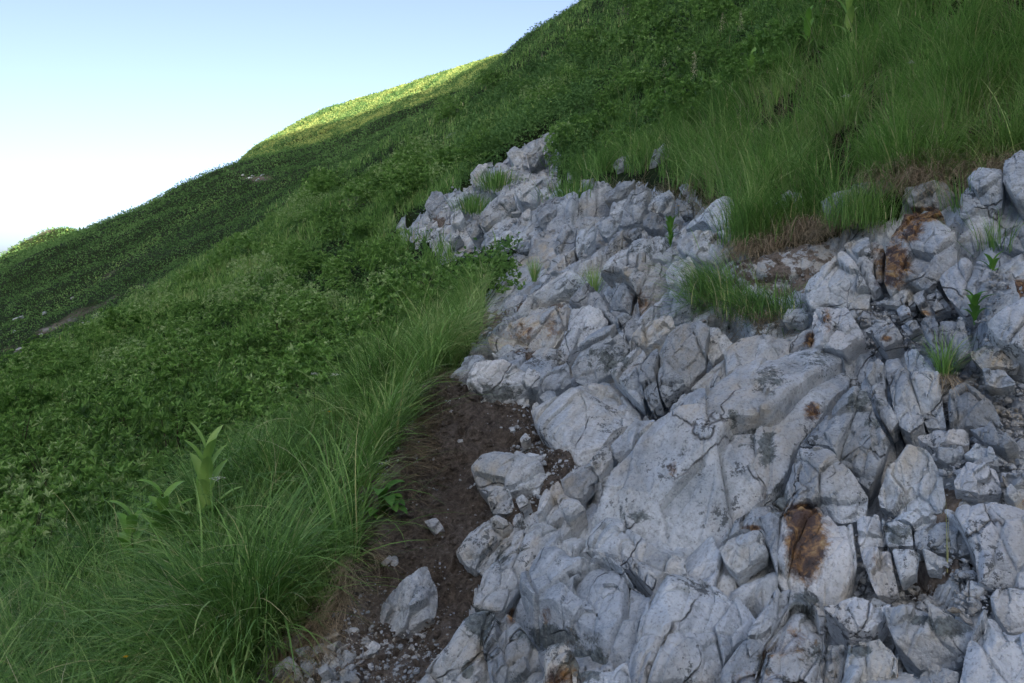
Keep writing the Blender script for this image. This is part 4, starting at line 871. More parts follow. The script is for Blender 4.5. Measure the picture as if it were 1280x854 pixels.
def grass_patch(name, label, poly, n, dmin, dmax, Lr, th, width, segs, tone=(.35, .2), bias=(0, 0), thr=-9., dry=.04, clump=.12, mat=None, cat='grass', lodw=.0008, cls=(0,)):
    P = sample(poly, int(n), dmin, dmax, cls)
    g = fbm(P, .45, 3, 77) if dmax < 30 and dmin > 5.01 or dmin < 4.8 else band(P, .6, 78); P = P[g > thr]; n = len(P)
    # tufts: blades share a heading with their neighbours
    f1, f2, c, rr = cells(P, clump, 60)
    g1, g2, c2, r2 = cells(P, .42, 91); o2 = P[:, :2] - c2[:, :2]
    out = P[:, :2] - c[:, :2] + .55 * o2; az = np.arctan2(out[:, 1] + bias[1] * clump + rng.normal(0, .35, n) * clump, out[:, 0] + bias[0] * clump + rng.normal(0, .35, n) * clump)
    P[:, :2] -= out * .35
    L = rng.uniform(*Lr, n) * (1 + .22 * rr[:, 0]) * (1 + .30 * r2[:, 0])
    P[:, 2] += np.clip(.16 - .45 * np.linalg.norm(o2, axis=1), 0, .2) * (Lr[1] > .3)
    t0 = np.abs(rng.normal(0, .34, n)) + .08; t1 = rng.uniform(*th, n)
    d = P[:, 1]
    W = np.maximum(width * rng.uniform(.6, 1.3, n), d * lodw)
    tn = np.clip(rng.normal(tone[0], tone[1], n) * .6 + .4 * (tone[0] + .5 * rr[:, 1] * tone[1] * 2), 0, .8)
    tn = tn + .15 * fbm(P, 1.3, 3, 71) + .20 * r2[:, 1]; tn = np.clip(tn, 0, .82)
    tn = np.where(rng.random(n) < dry, rng.uniform(.85, 1, n), tn)
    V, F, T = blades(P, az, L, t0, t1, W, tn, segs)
    tag(link(name, mesh_np(name, V, F, mat or M_GRASS, {'tone': T}, smooth=False)), label, cat, kind='stuff')

LEFT = [(-400,1300),(-400,820),(-60,770),(0,730),(60,705),(110,675),(170,630),(230,590),(262,555),(300,530),(350,500),(400,470),(440,430),(480,410),(520,395),(550,385),(585,372),(598,372),(585,410),(573,440),(548,464),(512,494),(501,540),(484,562),(468,636),(440,702),(350,770),(300,820),(270,900),(250,1300)]
grass_patch('long_grass', 'long arching green grass along the bank left of the dirt path', LEFT, 60000, 1.8, 5.6, (.24, .60), (.8, 2.4), .0058, 8, (.42, .30), (.15, -.35), -9, .05, .13, lodw=.0010)
grass_patch('long_grass', 'broader bright green blades arching out of the left bank grass', LEFT, 5200, 1.8, 5.4, (.30, .62), (1.0, 2.4), .0105, 9, (.60, .16), (.2, -.4), -9, .03, .2, lodw=.0016)
grass_patch('meadow_grass', 'bright green grass at the bend of the bank beside the shrubs', [(440,470),(440,425),(520,390),(560,370),(600,355),(612,350),(590,400),(575,445),(500,490)], 9000, 4.3, 8, (.18, .42), (.7, 2.1), .004, 5, (.5, .18), (.1, -.3), -9, .03, .15, lodw=.0010)
RIGHT = [(735,235),(760,190),(800,150),(850,120),(930,60),(960,20),(1010,-90),(1090,-260),(1700,-700),(2300,-700),(1800,60),(1600,130),(1400,160),(1290,180),(1200,215),(1130,228),(1120,248),(1060,262),(1040,285),(940,322),(925,290),(905,235),(860,222),(800,212),(770,232)]
grass_patch('bank_grass', 'long green grass overhanging the rocks on the right bank', RIGHT, 85000, 3.9, 13, (.16, .44), (.7, 2.4), .0048, 6, (.46, .28), (-.25, -.45), -.22, .05, .16, lodw=.0009)
grass_patch('bank_grass', 'broader bright blades standing out of the right bank grass', RIGHT, 9000, 3.9, 11, (.22, .5), (.8, 2.3), .008, 7, (.62, .16), (-.25, -.45), -.1, .03, .2, lodw=.0015)
grass_patch('upper_grass', 'soft green grass over the upper slope between the shrubs', [(690,225),(700,150),(760,100),(1100,-300),(1100,-100),(960,60),(930,120),(800,210),(745,240)], 22000, 8, 22, (.2, .36), (.3, 1.5), .005, 4, (.38, .16), (-.1, -.3), .1, .03, .25, lodw=.0009)
grass_patch('small_weeds', 'sparse yellow-green weeds and moss rooted in cracks of the upper rocks', [(600,380),(640,320),(650,240),(750,230),(800,215),(900,235),(920,310),(840,330),(760,350),(700,370)], 16000, 5, 16, (.05, .16), (.3, 1.6), .003, 4, (.66, .12), (0, -.2), .62, .04, .12, cls=(1,))
SHL = [(-90,520),(0,480),(100,425),(200,365),(285,315),(370,250),(440,205),(480,190),(560,180),(600,205),(560,228),(500,250),(488,262),(500,284),(555,312),(640,305),(645,322),(600,345),(540,375),(480,405),(440,430),(400,475),(350,500),(300,530),(230,590),(170,630),(110,678),(0,735),(-60,780)]
grass_patch('slope_grass', 'short green grass growing among the shrubs of the left slope', SHL, 90000, 4.8, 34, (.12, .32), (.4, 1.6), .0035, 4, (.48, .2), (0, -.3), .0, .02, .22, lodw=.0010)
CRST = [(-40,520),(-40,478),(100,412),(200,352),(285,298),(370,236),(480,175),(560,130),(640,70),(730,-5),(760,-40),(820,-60),(800,60),(700,120),(640,150),(560,200),(480,225),(400,270),(300,345),(200,400),(100,450)]
grass_patch('ridge_grass', 'light green grass along the crest of the near spur', CRST, 42000, 11, 60, (.16, .34), (.2, 1.2), .004, 3, (.55, .15), (0, -.2), -.2, .02, .4, lodw=.0011)

# ---- distant cover
def far_cover(name, label, poly, n, dmin, dmax, tone, size=.0026, extra=None, hgt=.28):
    P = sample(poly, n, dmin, dmax); d = P[:, 1]
    big = 1.25 * band(P, 1.6, 81); sm = fbm(P, .9, 3, 83)
    P = P + np.stack([np.zeros(n), np.zeros(n), rng.random(n) * hgt * (.6 + .9 * np.clip(sm + .4, 0, 1))], 1)
    D = rng.normal(0, 1, (n, 3)); D[:, 2] = np.abs(D[:, 2]) * .8 + .2; Nn = rng.normal(0, .6, (n, 3)) + [0, -.35, 1]
    L = np.maximum(.05, d * size) * rng.uniform(.7, 1.5, n)
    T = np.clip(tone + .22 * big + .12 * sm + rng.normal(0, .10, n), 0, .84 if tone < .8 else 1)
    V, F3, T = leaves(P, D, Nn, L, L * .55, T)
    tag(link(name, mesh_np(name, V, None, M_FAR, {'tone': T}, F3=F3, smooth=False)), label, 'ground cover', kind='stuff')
FARP = [(-300,700),(-300,300),(0,300),(280,190),(400,120),(630,50),(740,-30),(900,-120),(1100,-420),(1250,-420),(1200,-100),(1060,-60),(900,60),(700,150),(640,160),(560,215),(470,240),(380,270),(280,345),(100,460),(0,520),(-200,640)]
far_cover('hill_vegetation', 'low green vegetation carpeting the distant slopes', FARP, 330000, 22, 175, .42, .0022)
far_cover('ridge_vegetation', 'yellow-green grass and low plants on the sunlit far ridge, sunlight partly put in their colour', [(270,260),(290,190),(400,120),(630,50),(700,40),(660,100),(560,140),(430,200),(330,225)], 130000, 88, 175, .86, .0020)  # paler, yellower tone than the other slopes, boosting the sunlit look through colour
far_cover('slope_vegetation', 'low leafy plants between the bushes of the middle slope', SHL + [], 60000, 5, 30, .40, .0036, hgt=.16)
far_cover('upper_vegetation', 'low leafy plants under the bushes of the upper slope', [(590,205),(690,150),(700,100),(760,0),(900,-200),(1200,-500),(1700,-900),(1700,-300),(1100,-100),(960,60),(900,120),(740,215),(700,215)], 70000, 8, 50, .42, .0032, hgt=.3)
far_cover('gully_vegetation', 'low leafy plants at the head of the gully', [(540,225),(600,110),(740,50),(740,180),(700,190),(660,175),(600,205)], 24000, 11, 34, .40, .0042, hgt=.35)
def knoll_cover():
    i = rng.choice(len(KP), 9000); P = KP[i] + rng.normal(0, .5, (9000, 3)) * [1, 1, .3]
    D = rng.normal(0, 1, (9000, 3)); D[:, 2] = np.abs(D[:, 2]); L = rng.uniform(.4, .8, 9000)
    V, F3, T = leaves(P, D, np.tile([0, -.3, 1.], (9000, 1)), L, L * .6, np.clip(rng.normal(.5, .2, 9000), 0, 1))
    tag(link('knoll_vegetation', mesh_np('knoll_vegetation', V, None, M_FAR, {'tone': T}, F3=F3, smooth=False)), 'sunlit low vegetation on the small far knoll', 'ground cover', kind='stuff')
knoll_cover()

# ---- bushes
def make_bush_mesh(seed, nw, k, L, W, tone, rad=.45, hgt=.42):
    r = np.random.default_rng(seed)
    # several lobes
    nl = r.integers(4, 7); lc = np.stack([r.normal(0, .45, nl) * rad, r.normal(0, .45, nl) * rad, r.uniform(.25, .55, nl) * hgt], 1); lr = r.uniform(.42, .65, nl) * rad
    which = r.integers(0, nl, nw); D = r.normal(0, 1, (nw, 3)); D[:, 2] = np.abs(D[:, 2]) * 1.0 - .15; D /= np.linalg.norm(D, axis=1)[:, None]
    rr = r.uniform(.55, 1.08, nw) ** .6
    P = lc[which] + D * (lr[which] * rr)[:, None]; P[:, 2] = np.maximum(P[:, 2], .02)
    Up = D * .7 + np.array([0, 0, .8]) + r.normal(0, .2, (nw, 3))
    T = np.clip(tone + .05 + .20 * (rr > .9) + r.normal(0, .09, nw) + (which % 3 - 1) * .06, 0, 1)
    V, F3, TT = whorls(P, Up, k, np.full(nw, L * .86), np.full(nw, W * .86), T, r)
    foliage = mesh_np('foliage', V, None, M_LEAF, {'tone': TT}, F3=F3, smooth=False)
    # stems
    ns = 12; Ps = np.zeros((ns, 3)); az = r.uniform(0, 6.28, ns)
    V, F, T2 = blades(Ps + r.normal(0, .03, (ns, 3)) * [1, 1, 0], az, r.uniform(.3, .5, ns), r.uniform(.2, .6, ns), r.uniform(.5, 1.1, ns), np.full(ns, .012), np.zeros(ns), 4, r=r)
    stem = mesh_np('stem', V, F, M_BARK)
    return foliage, stem
BUSH = [make_bush_mesh(900 + i, nw, k, L, W, t) for i, (nw, k, L, W, t) in enumerate([
    (240, 7, .062, .026, .34), (270, 6, .056, .024, .46), (220, 8, .07, .024, .28), (240, 6, .046, .022, .54),
    (200, 7, .060, .027, .40), (300, 6, .048, .018, .78), (200, 7, .062, .022, .24), (210, 6, .052, .027, .60)])]
BKIND = ['broad-leaved dark green shrub', 'bright green shrub', 'long-leaved dark shrub', 'fine-leaved light green shrub', 'mid green shrub', 'silvery shrub with tiny leaves', 'very dark green shrub', 'pale green shrub']
def place_bushes(poly, dmin, dmax, count, sep, label, group, smin=.55, smax=1.45, kinds=range(8), lift=-.06):
    m = np.where(inpoly(GPX, GPY, poly) & (GD > dmin) & (GD < dmax) & (GCLS == 0))[0]
    pts = []; m = m[band(GP[m], .9, 131) > -.22]
    for i in rng.permutation(m)[:20000]:
        P = GP[i]; s_ = sep * max(1, P[1] / 9)
        if all((P[0] - a[0]) ** 2 + (P[1] - a[1]) ** 2 > s_ * s_ for a in pts):
            pts.append(P)
            if len(pts) >= count: break
    kinds = list(kinds)
    for P in pts:
        kk = kinds[int(rng.integers(len(kinds)))]; fo, st = BUSH[kk]
        e = bpy.data.objects.new('alpine_shrub', None); col.objects.link(e)
        s = rng.uniform(smin, smax) * max(1, P[1] / 14) ** .5
        e.location = (P[0], P[1], P[2] + lift); e.rotation_euler = (rng.normal(0, .12) - .1, rng.normal(0, .12) - .25, rng.uniform(0, 6.28)); e.scale = (s, s, s * rng.uniform(.85, 1.4))
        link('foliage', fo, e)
        if P[1] < 12: link('stem', st, e)
        zone = 'nearest rows' if P[1] < 8 else ('middle rows' if P[1] < 14 else 'far rows')
        tag(e, '%s %s, %s' % (BKIND[kk], label, zone), 'shrub', '%s %s, %s' % (BKIND[kk], group, zone))
    return len(pts)
n0 = place_bushes([(480,410),(530,375),(580,345),(620,338),(625,345),(600,370),(560,390)], 5.5, 12, 12, .34, 'against the left side of the rocks', 'against the left side of the rocks', .6, .95)
n1 = place_bushes([(-90,520),(0,480),(100,425),(200,365),(285,315),(370,250),(440,205),(480,190),(560,180),(590,198),(540,225),(470,255),(470,300),(540,338),(620,335),(600,350),(540,375),(480,405),(440,430),(400,475),(350,500),(300,530),(230,590),(170,630),(110,678),(0,735),(-60,780)], 4.9, 30, 230, .46, 'on the slope left of the rocks', 'on the slope left of the rocks')
n2 = place_bushes([(500,245),(590,205),(655,160),(690,150),(690,110),(640,90),(560,130),(480,190)], 12, 45, 34, .75, 'above the gully outcrop', 'above the gully outcrop')
n3 = place_bushes([(695,190),(700,100),(760,10),(900,-120),(1080,-260),(1080,-60),(980,60),(930,110),(850,140),(740,200)], 9.5, 40, 110, .6, 'on the upper slope above the rocks', 'on the upper slope above the rocks', .8, 1.4, (0, 2, 4, 6, 1))
print('bushes', n1, n2, n3)

# ---- single tussocks and plants
def tussock(name, label, px, py, n, L, rad, th, az=None, azs=3.2, tone=.4, width=.003, up=.02, cat='grass tussock', segs=6, dry=.05, mat=None, hang=None, t0=.3, at=None):
    P0 = (hit(px, py) if at is None else np.array(at)) + [0, 0, up]
    r = np.random.default_rng(int(px * 7 + py)); q = r.normal(0, rad, (n, 3)) * [1, 1, .25]
    a = (np.arctan2(q[:, 1], q[:, 0]) if az is None else r.normal(az, azs, n))
    w_ = np.maximum(width, P0[1] * .0009) * r.uniform(.6, 1.3, n)
    tn = np.clip(r.normal(tone, .14, n), 0, .8); tn = np.where(r.random(n) < dry, r.uniform(.85, 1, n), tn)
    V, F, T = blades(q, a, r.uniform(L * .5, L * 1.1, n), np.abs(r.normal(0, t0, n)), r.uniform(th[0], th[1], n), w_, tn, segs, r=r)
    o = link(name, mesh_np(name, V, F, mat or M_GRASS, {'tone': T}, smooth=False), loc=P0)
    tag(o, label, cat)
    if hang:
        nh, Lh = hang; q = r.normal(0, rad * .8, (nh, 3)) * [1, 1, .3]; a = r.normal(-1.57, .5, nh)
        V, F, T = blades(q, a, r.uniform(Lh * .5, Lh, nh), r.uniform(1.3, 1.9, nh), r.uniform(2.7, 3.1, nh), np.full(nh, max(.0015, P0[1] * .0006)), r.random(nh), 5, r=r)
        link('dead_blades', mesh_np('dead_blades', V, F, M_DRY, {'tone': T}, smooth=False), o)
    return o
tussock('grass_tussock', 'dark green tussock with blades combed to the left in the middle of the rocks', 900, 385, 900, .36, .09, (1.3, 2.3), 2.5, .8, .38, .0034, .05, t0=.9, hang=(120, .16))
tussock('grass_tussock', 'lower darker half of the central tussock, above the yellowish grey slab', 950, 400, 900, .22, .10, (1.1, 2.2), 2.4, 1.3, .28, .003, .04, t0=.8, hang=(260, .14))
tussock('grass_tussock', 'small tuft hanging over the tall folded rock with its brown roots dangling', 1180, 485, 150, .20, .018, (.7, 2.1), None, 0, .42, .0028, .05, hang=(70, .20))
tussock('grass_tussock', 'bright tussock left of the rusty outcrop under the long tan ledge', 1075, 285, 700, .30, .09, (.5, 1.6), -1.2, 1.6, .45, .003, .02, hang=(80, .12))
tussock('grass_tussock', 'thick tussock with a brown dead skirt where the right bank meets the sloping ledge', 950, 312, 900, .36, .10, (.8, 1.9), -2.4, 1.2, .38, .003, .04, hang=(500, .34))
tussock('grass_tussock', 'tussock with dead skirt under the square tan rock', 1010, 285, 600, .26, .10, (.9, 1.9), -2.0, 1.2, .34, .003, .04, hang=(600, .34))
tussock('grass_tussock', 'thin yellow-green sprig left of the big overhung block', 742, 372, 140, .26, .008, (.3, 1.2), None, 0, .66, .003, .0)
tussock('grass_tussock', 'yellow-green sprig above the patch of brown soil', 668, 352, 130, .22, .008, (.3, 1.2), None, 0, .66, .003, .0)
tussock('grass_tussock', 'grass patch in the gully right of the tall block', 622, 238, 520, .30, .16, (.4, 1.5), None, 0, .42, .004, .05)
tussock('grass_tussock', 'grass patch at the left foot of the gully outcrop blocks', 592, 268, 420, .26, .13, (.4, 1.5), None, 0, .40, .004, .05)
tussock('grass_tussock', 'green weedy patch below the square block in the upper gully', 718, 255, 520, .28, .17, (.4, 1.5), None, 0, .36, .004, .05)
tussock('grass_tussock', 'weedy clump between the pale boulder and grey rough block on the right edge', 1243, 318, 90, .22, .05, (.3, 1.4), None, 0, .42, .003, .02)
tussock('grass_tussock', 'thin grasses standing before the grey rough block near the right edge', 1205, 262, 90, .24, .06, (.2, 1.0), None, 0, .45, .003, .0)
tussock('grass_tussock', 'little green tuft growing from the root-laced bank of the dirt path', 519, 545, 60, .09, .025, (.3, 1.3), None, 0, .5, .003, .01)
tussock('grass_stalk', 'single dry straw standing in the gravel pocket', 1184, 716, 3, .22, .004, (.05, .25), None, 0, .95, .002, .0, cat='dry stalk', t0=.05, dry=1)

def dry_patch(name, label, poly, n, dmin, dmax, Lr, th0, th1, az, azs, width, cls=(0, 1, 2), up=.02, tone=(.2, 1.)):
    P = sample(poly, n, dmin, dmax, cls) + [0, 0, up]
    f1, f2, c, rr = cells(P, .10, 66); P[:, :2] -= (P[:, :2] - c[:, :2]) * .4
    V, F, T = blades(P, az + rr[:, 0] * azs + rng.normal(0, azs * .3, n), rng.uniform(*Lr, n), rng.uniform(th0[0], th0[1], n), rng.uniform(th1[0], th1[1], n), np.maximum(width, P[:, 1] * .00055) * rng.uniform(.6, 1.2, n), rng.uniform(*tone, n), 5, .8)
    tag(link(name, mesh_np(name, V, F, M_DRY, {'tone': T}, smooth=False)), label, 'dry grass', kind='stuff')
dry_patch('dry_grass', 'dead straw-coloured grass skirt hanging along the lower edge of the right bank', [(1060,258),(1085,205),(1160,185),(1230,175),(1300,140),(1330,160),(1290,195),(1200,225),(1130,235),(1110,255)], 5500, 3.5, 6, (.14, .40), (1.0, 1.7), (2.1, 2.9), -1.9, .5, .0022, up=.06)
dry_patch('dry_grass', 'dead straw-coloured grass under the bank left of the long tan ledge', [(925,330),(925,300),(1000,268),(1060,250),(1050,290),(980,312)], 4200, 4, 7, (.10, .28), (1.0, 1.7), (2.1, 2.9), -1.9, .5, .002, up=.05)
dry_patch('dry_grass', 'bleached dead grass fringe on the bank above the stone heap', [(335,800),(335,760),(390,700),(440,668),(462,690),(440,740),(400,790),(360,812)], 2600, 2.2, 4, (.10, .28), (.8, 1.6), (1.7, 2.6), -1.0, .7, .0014, up=.03, tone=(.3, 1.))
dry_patch('root_fibres', 'fine brown roots laced over the crumbling edge of the dirt path', [(452,660),(462,600),(478,560),(500,525),(500,490),(535,470),(560,455),(575,470),(545,520),(530,570),(510,620),(480,660)], 2600, 3, 5.2, (.06, .22), (.9, 1.6), (1.5, 2.4), -.6, .9, .0012, up=.006, tone=(.0, .55))
dry_patch('dry_grass', 'brown dead grass at the foot of the central tussocks', [(880,405),(900,395),(985,395),(1000,405),(960,420),(900,425)], 700, 3, 6, (.05, .15), (.6, 1.5), (1.3, 2.6), -1.6, .9, .002, up=.01)
dry_patch('dry_grass', 'brown dead grass between the upper rocks and the grass slope', [(745,235),(800,212),(860,215),(905,225),(920,290),(895,240),(800,222)], 1200, 6, 14, (.12, .3), (.6, 1.5), (1.3, 2.6), -1.6, .9, .002, up=.02)

dry_patch('dry_grass', 'dead straw lying between the tussocks of the right bank', RIGHT, 9000, 3.9, 12, (.10, .30), (.6, 1.5), (1.2, 2.6), -1.9, .8, .003, up=.03)
dry_patch('dry_grass', 'pale seed stalks standing in the long grass of the right bank', RIGHT, 1500, 3.9, 10, (.30, .55), (.05, .5), (.4, 1.3), -1.9, 1.4, .002, up=.02)
dry_patch('dry_grass', 'dead stems tangled in the long grass of the left bank', LEFT, 2600, 1.9, 5.5, (.15, .45), (.1, .9), (.6, 2.4), -.8, 1.6, .002, up=.02)

def leaf_blade_mesh(specs, seed, segs=8):
    """broad ribbed leaves. specs: (base, azimuth, length, width, start angle, end angle, tone)"""
    Vs, Fs, Ts, off = [], [], [], 0
    r = np.random.default_rng(seed)
    for b, az, L, W, t0, t1, tn in specs:
        s = np.linspace(0, 1, segs + 1); th = t0 + (t1 - t0) * s ** 1.3
        dx = np.sin(th) * L / segs; dz = np.cos(th) * L / segs
        rx = np.concatenate([[0], np.cumsum(dx)[:-1]]); rz = np.concatenate([[0], np.cumsum(dz)[:-1]])
        wd = W * np.clip(np.sin(np.pi * (s * .92 + .06)) ** .7, .04, 1); wd[-1] = .002
        cs = np.linspace(-1, 1, 7); prof = np.abs(cs) * .28 + .05 * np.cos(cs * 12)
        ex = np.array([math.cos(az), math.sin(az), 0]); ey = np.array([-math.sin(az), math.cos(az), 0])
        nn = np.stack([-np.cos(th), np.sin(th)], 1)
        P = (np.array(b) + rx[:, None, None] * ex + rz[:, None, None] * np.array([0, 0, 1.]) + (cs[None, :] * wd[:, None] * .5)[..., None] * ey
             + (prof[None] * wd[:, None] * .5)[..., None] * (nn[:, None, :1] * ex + nn[:, None, 1:] * np.array([0, 0, 1.])))
        Vs.append(P.reshape(-1, 3)); I = np.arange((segs + 1) * 7).reshape(segs + 1, 7) + off
        Fs.append(np.stack([I[:-1, :-1].ravel(), I[1:, :-1].ravel(), I[1:, 1:].ravel(), I[:-1, 1:].ravel()], 1)); off += (segs + 1) * 7
        Ts.append(np.full((segs + 1) * 7, tn) + r.normal(0, .03))
    return np.vstack(Vs), np.vstack(Fs), np.concatenate(Ts)
def stalk(parent, H, rad, lean=(0, 0), name='stem', mat=None):
    s = np.linspace(0, 1, 7); a = np.linspace(0, 2 * np.pi, 7)[:-1]
    V = np.stack([(lean[0] * s ** 1.5)[:, None] + np.cos(a)[None] * (rad * (1 - .5 * s))[:, None], (lean[1] * s ** 1.5)[:, None] + np.sin(a)[None] * (rad * (1 - .5 * s))[:, None], np.repeat((H * s)[:, None], 6, 1)], 2).reshape(-1, 3)
    I = np.arange(42).reshape(7, 6); F = np.stack([I[:-1].ravel(), np.roll(I[:-1], -1, 1).ravel(), np.roll(I[1:], -1, 1).ravel(), I[1:].ravel()], 1)
    return link(name, mesh_np(name, V, F, mat or M_STEM), parent)
def hellebore(label, P, H, nl, L, W, tone, seed, top=True):
    r = np.random.default_rng(seed); e = bpy.data.objects.new('broad_leaf_plant', None); col.objects.link(e); e.location = P
    tag(e, label, 'plant'); stalk(e, H, .012)
    for i in range(nl):
        f = i / max(nl - 1, 1); az = i * 2.2 + r.uniform(-.3, .3)
        up = f > .3 and top
        V, F, T = leaf_blade_mesh([((0, 0, H * (.35 + .62 * f)), az, L * (1 - .35 * f) * r.uniform(.85, 1.1), W * (1 - .3 * f), .32 if up else .45, r.uniform(.7, 1.2) if up else r.uniform(1.2, 1.8), tone + r.normal(0, .08))], seed + i)
        link('leaf', mesh_np('leaf', V, F, M_BROAD, {'tone': T}), e)
    return e
def at_range(px, py, d):
    return ((px - CX) / FOC * d, d, (HY - py) / FOC * d)
def rooted(px, d, sink=.02):
    x = (px - CX) / FOC * d; return (x, d, float(ground_z([x], [d])[0]) - sink)
def top_at(px, py, d, most=.62):
    for d in np.geomspace(d, d * 3, 60):
        P = rooted(px, d)
        if (HY - py) / FOC * d - P[2] < most: break
    return P, (HY - py) / FOC * d - P[2]
def top_at_plain(px, py, d):        # a plant rooted on the ground whose top reaches this elevation
    P = rooted(px, d); return P, (HY - py) / FOC * d - P[2]
P, H = top_at(258, 560, 3.7, .8); hellebore('tall broad-leaved green plant with upright pleated leaves rising above the left bank grass', P, max(H, .4), 14, .25, .068, .85, 1)
P, H = top_at(203, 618, 3.5); hellebore('broad-leaved plant with drooping leaves lower left of the tall one', P, max(H, .3) , 11, .24, .07, .75, 2, False)
P, H = top_at(165, 645, 3.4); hellebore('leftmost broad-leaved plant, its leaves spread flat in the grass', P, max(H, .3) , 11, .24, .068, .7, 3, False)
P, H = top_at(1060, 5, 7.0); hellebore('pale broad-leaved plant at the top edge above the right bank', P, max(H, .4), 7, .3, .1, .9, 4)
P, H = top_at(940, 72, 9.5); hellebore('pale broad-leaved plant among the shrubs left of the top right grass', P, max(H, .4), 7, .26, .09, .8, 5)
P, H = top_at(1010, 20, 9.0); hellebore('broad-leaved plant at the top edge left of the palest one', P, max(H, .4), 7, .26, .09, .55, 6)
def rosette(label, P, n, L, W, tone, seed, th=(.5, 1.9), name='leafy_plant', azc=None):
    r = np.random.default_rng(seed); e = bpy.data.objects.new(name, None); col.objects.link(e); e.location = P; tag(e, label, 'plant')
    for i in range(n):
        az = (i * 2.4 + r.uniform(-.3, .3)) if azc is None else azc + r.normal(0, 1.)
        V, F, T = leaf_blade_mesh([((0, 0, .01 * i), az, L * r.uniform(.6, 1.1), W * r.uniform(.8, 1.1), th[0] * r.uniform(.5, 1.2), th[1] * r.uniform(.8, 1.1), tone + r.normal(0, .1))], seed + i)
        link('leaf', mesh_np('leaf', V, F, M_BROAD, {'tone': np.clip(T, 0, 1)}), e)
    return e
rosette('dark plant with oval dock-like leaves drooping onto the dirt path bank', hit(478, 680) + [0, 0, .09], 11, .17, .06, .12, 21, (.8, 2.5), azc=-.8)
rosette('small plant with pale oval leaves just above the dock-like plant', hit(455, 652) + [0, 0, .12], 6, .13, .045, .5, 22, (.4, 1.6), azc=-.6)
rosette('dark leafy plant growing between the pale blocks near the right edge', hit(1218, 425) + [0, 0, .06], 10, .11, .028, .15, 23, (.3, 1.7))
rosette('little green plant in the dark gap left of the rounded grey boulder', hit(838, 318) + [0, 0, .05], 16, .16, .035, .35, 24, (.1, 1.2))
rosette('leafy sprig in front of the grey broken block on the right edge', hit(1240, 365) + [0, 0, .06], 6, .09, .028, .35, 25, (.3, 1.4))
rosette('low leafy weed at the grass edge beside the flat pale stone', hit(566, 452) + [0, 0, .05], 16, .07, .03, .25, 26, (.2, 1.5))

def fern(label, P, n, L, seed):
    r = np.random.default_rng(seed); e = bpy.data.objects.new('fern', None); col.objects.link(e); e.location = P; tag(e, label, 'fern')
    for i in range(n):
        az = i * 2.4; s = np.linspace(.1, 1, 26); th = .25 + 1.1 * s
        rx = np.cumsum(np.sin(th)) * L / 26; rz = np.cumsum(np.cos(th)) * L / 26
        c = np.stack([rx * math.cos(az), rx * math.sin(az), rz], 1); side = np.array([-math.sin(az), math.cos(az), 0.])
        wl = L * .22 * np.sin(np.pi * np.clip(s, .02, .99)) ** .8 + .004
        PP = np.vstack([c, c]); DD = np.vstack([np.tile(side, (26, 1)), np.tile(-side, (26, 1))]) + np.array([math.cos(az), math.sin(az), 0]) * .3
        V, F3, T = leaves(PP, DD, np.tile([0, 0, 1.], (52, 1)), np.concatenate([wl, wl]), np.full(52, L * .028), np.clip(r.normal(.4, .05, 52), 0, 1))
        link('frond', mesh_np('frond', V, None, M_LEAF, {'tone': T}, F3=F3, smooth=False), e)
P, H = top_at(232, 600, 3.75); fern('fern with feathery fronds below the tall broad-leaved plant', (P[0], P[1], P[2] + max(H - .3, .1)), 8, .38, 31)

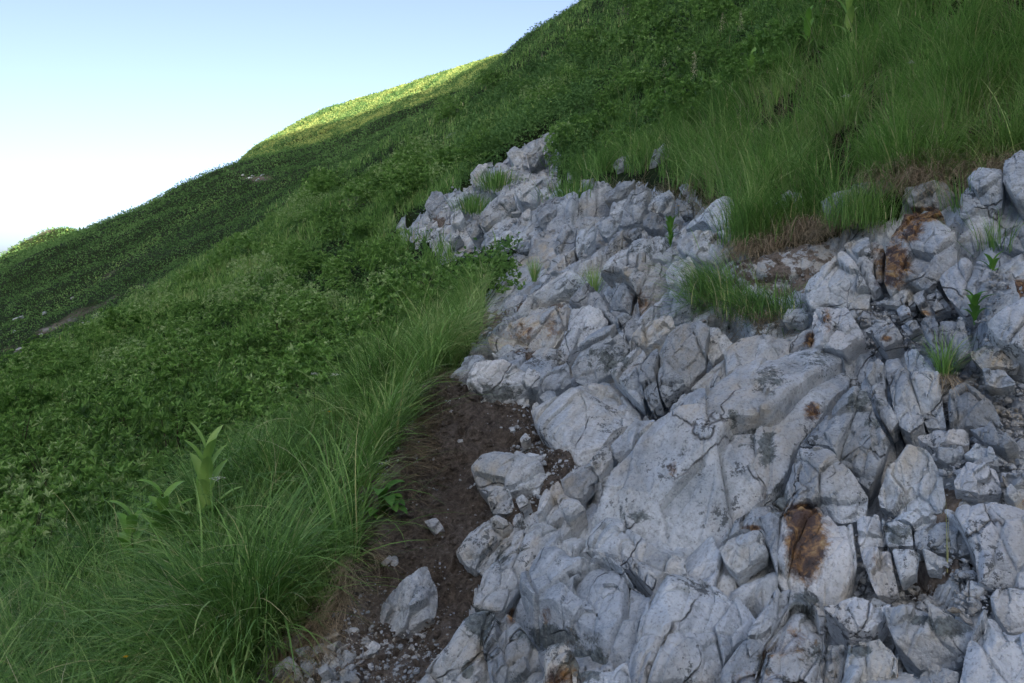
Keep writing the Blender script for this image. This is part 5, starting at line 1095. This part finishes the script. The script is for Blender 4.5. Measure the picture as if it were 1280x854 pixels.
def flower(kind, label, px, py, d, seed, group=None, size=.03):
    r = np.random.default_rng(seed); P, H = top_at(px, py, d); H = float(np.clip(H, .1, 1.2))
    e = bpy.data.objects.new(kind, None); col.objects.link(e); e.location = P; tag(e, label, 'flower', group); stalk(e, H, .0025)
    n = {'white_flower': 40, 'plume_flower': 110, 'yellow_flower': 8}[kind]
    if kind == 'white_flower': q = np.stack([r.normal(0, size, n), r.normal(0, size, n), H + r.normal(0, .004, n)], 1); D = r.normal(0, 1, (n, 3)) * [1, 1, .2]; l = .008
    elif kind == 'plume_flower': t = r.random(n); q = np.stack([r.normal(0, 1, n) * size * (1 - t * .8) * .6, r.normal(0, 1, n) * size * (1 - t * .8) * .6, H - size * 3 + t * size * 5], 1); D = r.normal(0, 1, (n, 3)); l = .022
    else: q = np.tile([0, 0, H], (n, 1)); a = np.arange(n) / n * 6.28; D = np.stack([np.cos(a), np.sin(a), np.full(n, .4)], 1); l = size * .55
    V, F3, T = leaves(q, D, np.tile([0, 0, 1.], (n, 1)) + r.normal(0, .3, (n, 3)), np.full(n, l), np.full(n, l * .7), np.zeros(n))
    link('blossom', mesh_np('blossom', V, None, {'white_flower': M_PETAL, 'plume_flower': M_CREAM, 'yellow_flower': M_YEL}[kind], None, F3=F3, smooth=False), e)
flower('white_flower', 'small white flower head on the crest of the left bank, left of a pair', 393, 467, 4.5, 41, size=.012)
flower('white_flower', 'small white flower head on the crest of the left bank, right of a pair', 419, 468, 4.6, 42, size=.014)
flower('white_flower', 'white flower head in the grass right of the tall broad-leaved plant', 272, 598, 3.6, 43, size=.014)
flower('white_flower', 'white flower head in the grass of the right bank', 1056, 120, 5.4, 44, size=.02)
flower('white_flower', 'pinkish white flower head high in the right bank grass', 1140, 78, 5.6, 45, size=.014)
flower('plume_flower', 'creamy plume flower leaning among the upper shrubs, leftmost of four', 830, 82, 13, 46, size=.10)
flower('plume_flower', 'creamy plume flower among the upper shrubs, upper one of the right pair', 868, 75, 12.5, 47, size=.07)
flower('plume_flower', 'creamy plume flower among the upper shrubs, lower one of the right pair', 868, 92, 12, 48, size=.07)
flower('plume_flower', 'creamy plume flower near the top edge above the others', 903, 25, 14, 49, size=.07)
flower('plume_flower', 'creamy plume flower at the top edge, farthest right of the plumes', 926, 24, 14, 50, size=.07)
for i, (a, b, d, lb) in enumerate([(1111, 202, 4.6, 'yellow flower on the lower edge of the right bank'), (843, 263, 7.0, 'yellow flower in the gap above the little green plant'), (848, 268, 7.0, 'second yellow flower beside the one above the little green plant'),
                               (340, 718, 2.95, 'yellow flower low in the grass left of the dirt path'), (157, 822, 2.6, 'yellow flower near the bottom edge in the left grass'), (412, 515, 4.2, 'yellow flower on the upper left bank grass'), (742, 198, 13, 'yellow flower above the grass patch of the gully'), (607, 236, 13, 'yellow flower on the green patch in the gully')]):
    flower('yellow_flower', lb, a, b, d, 60 + i, size=.02 if d < 8 else .05)
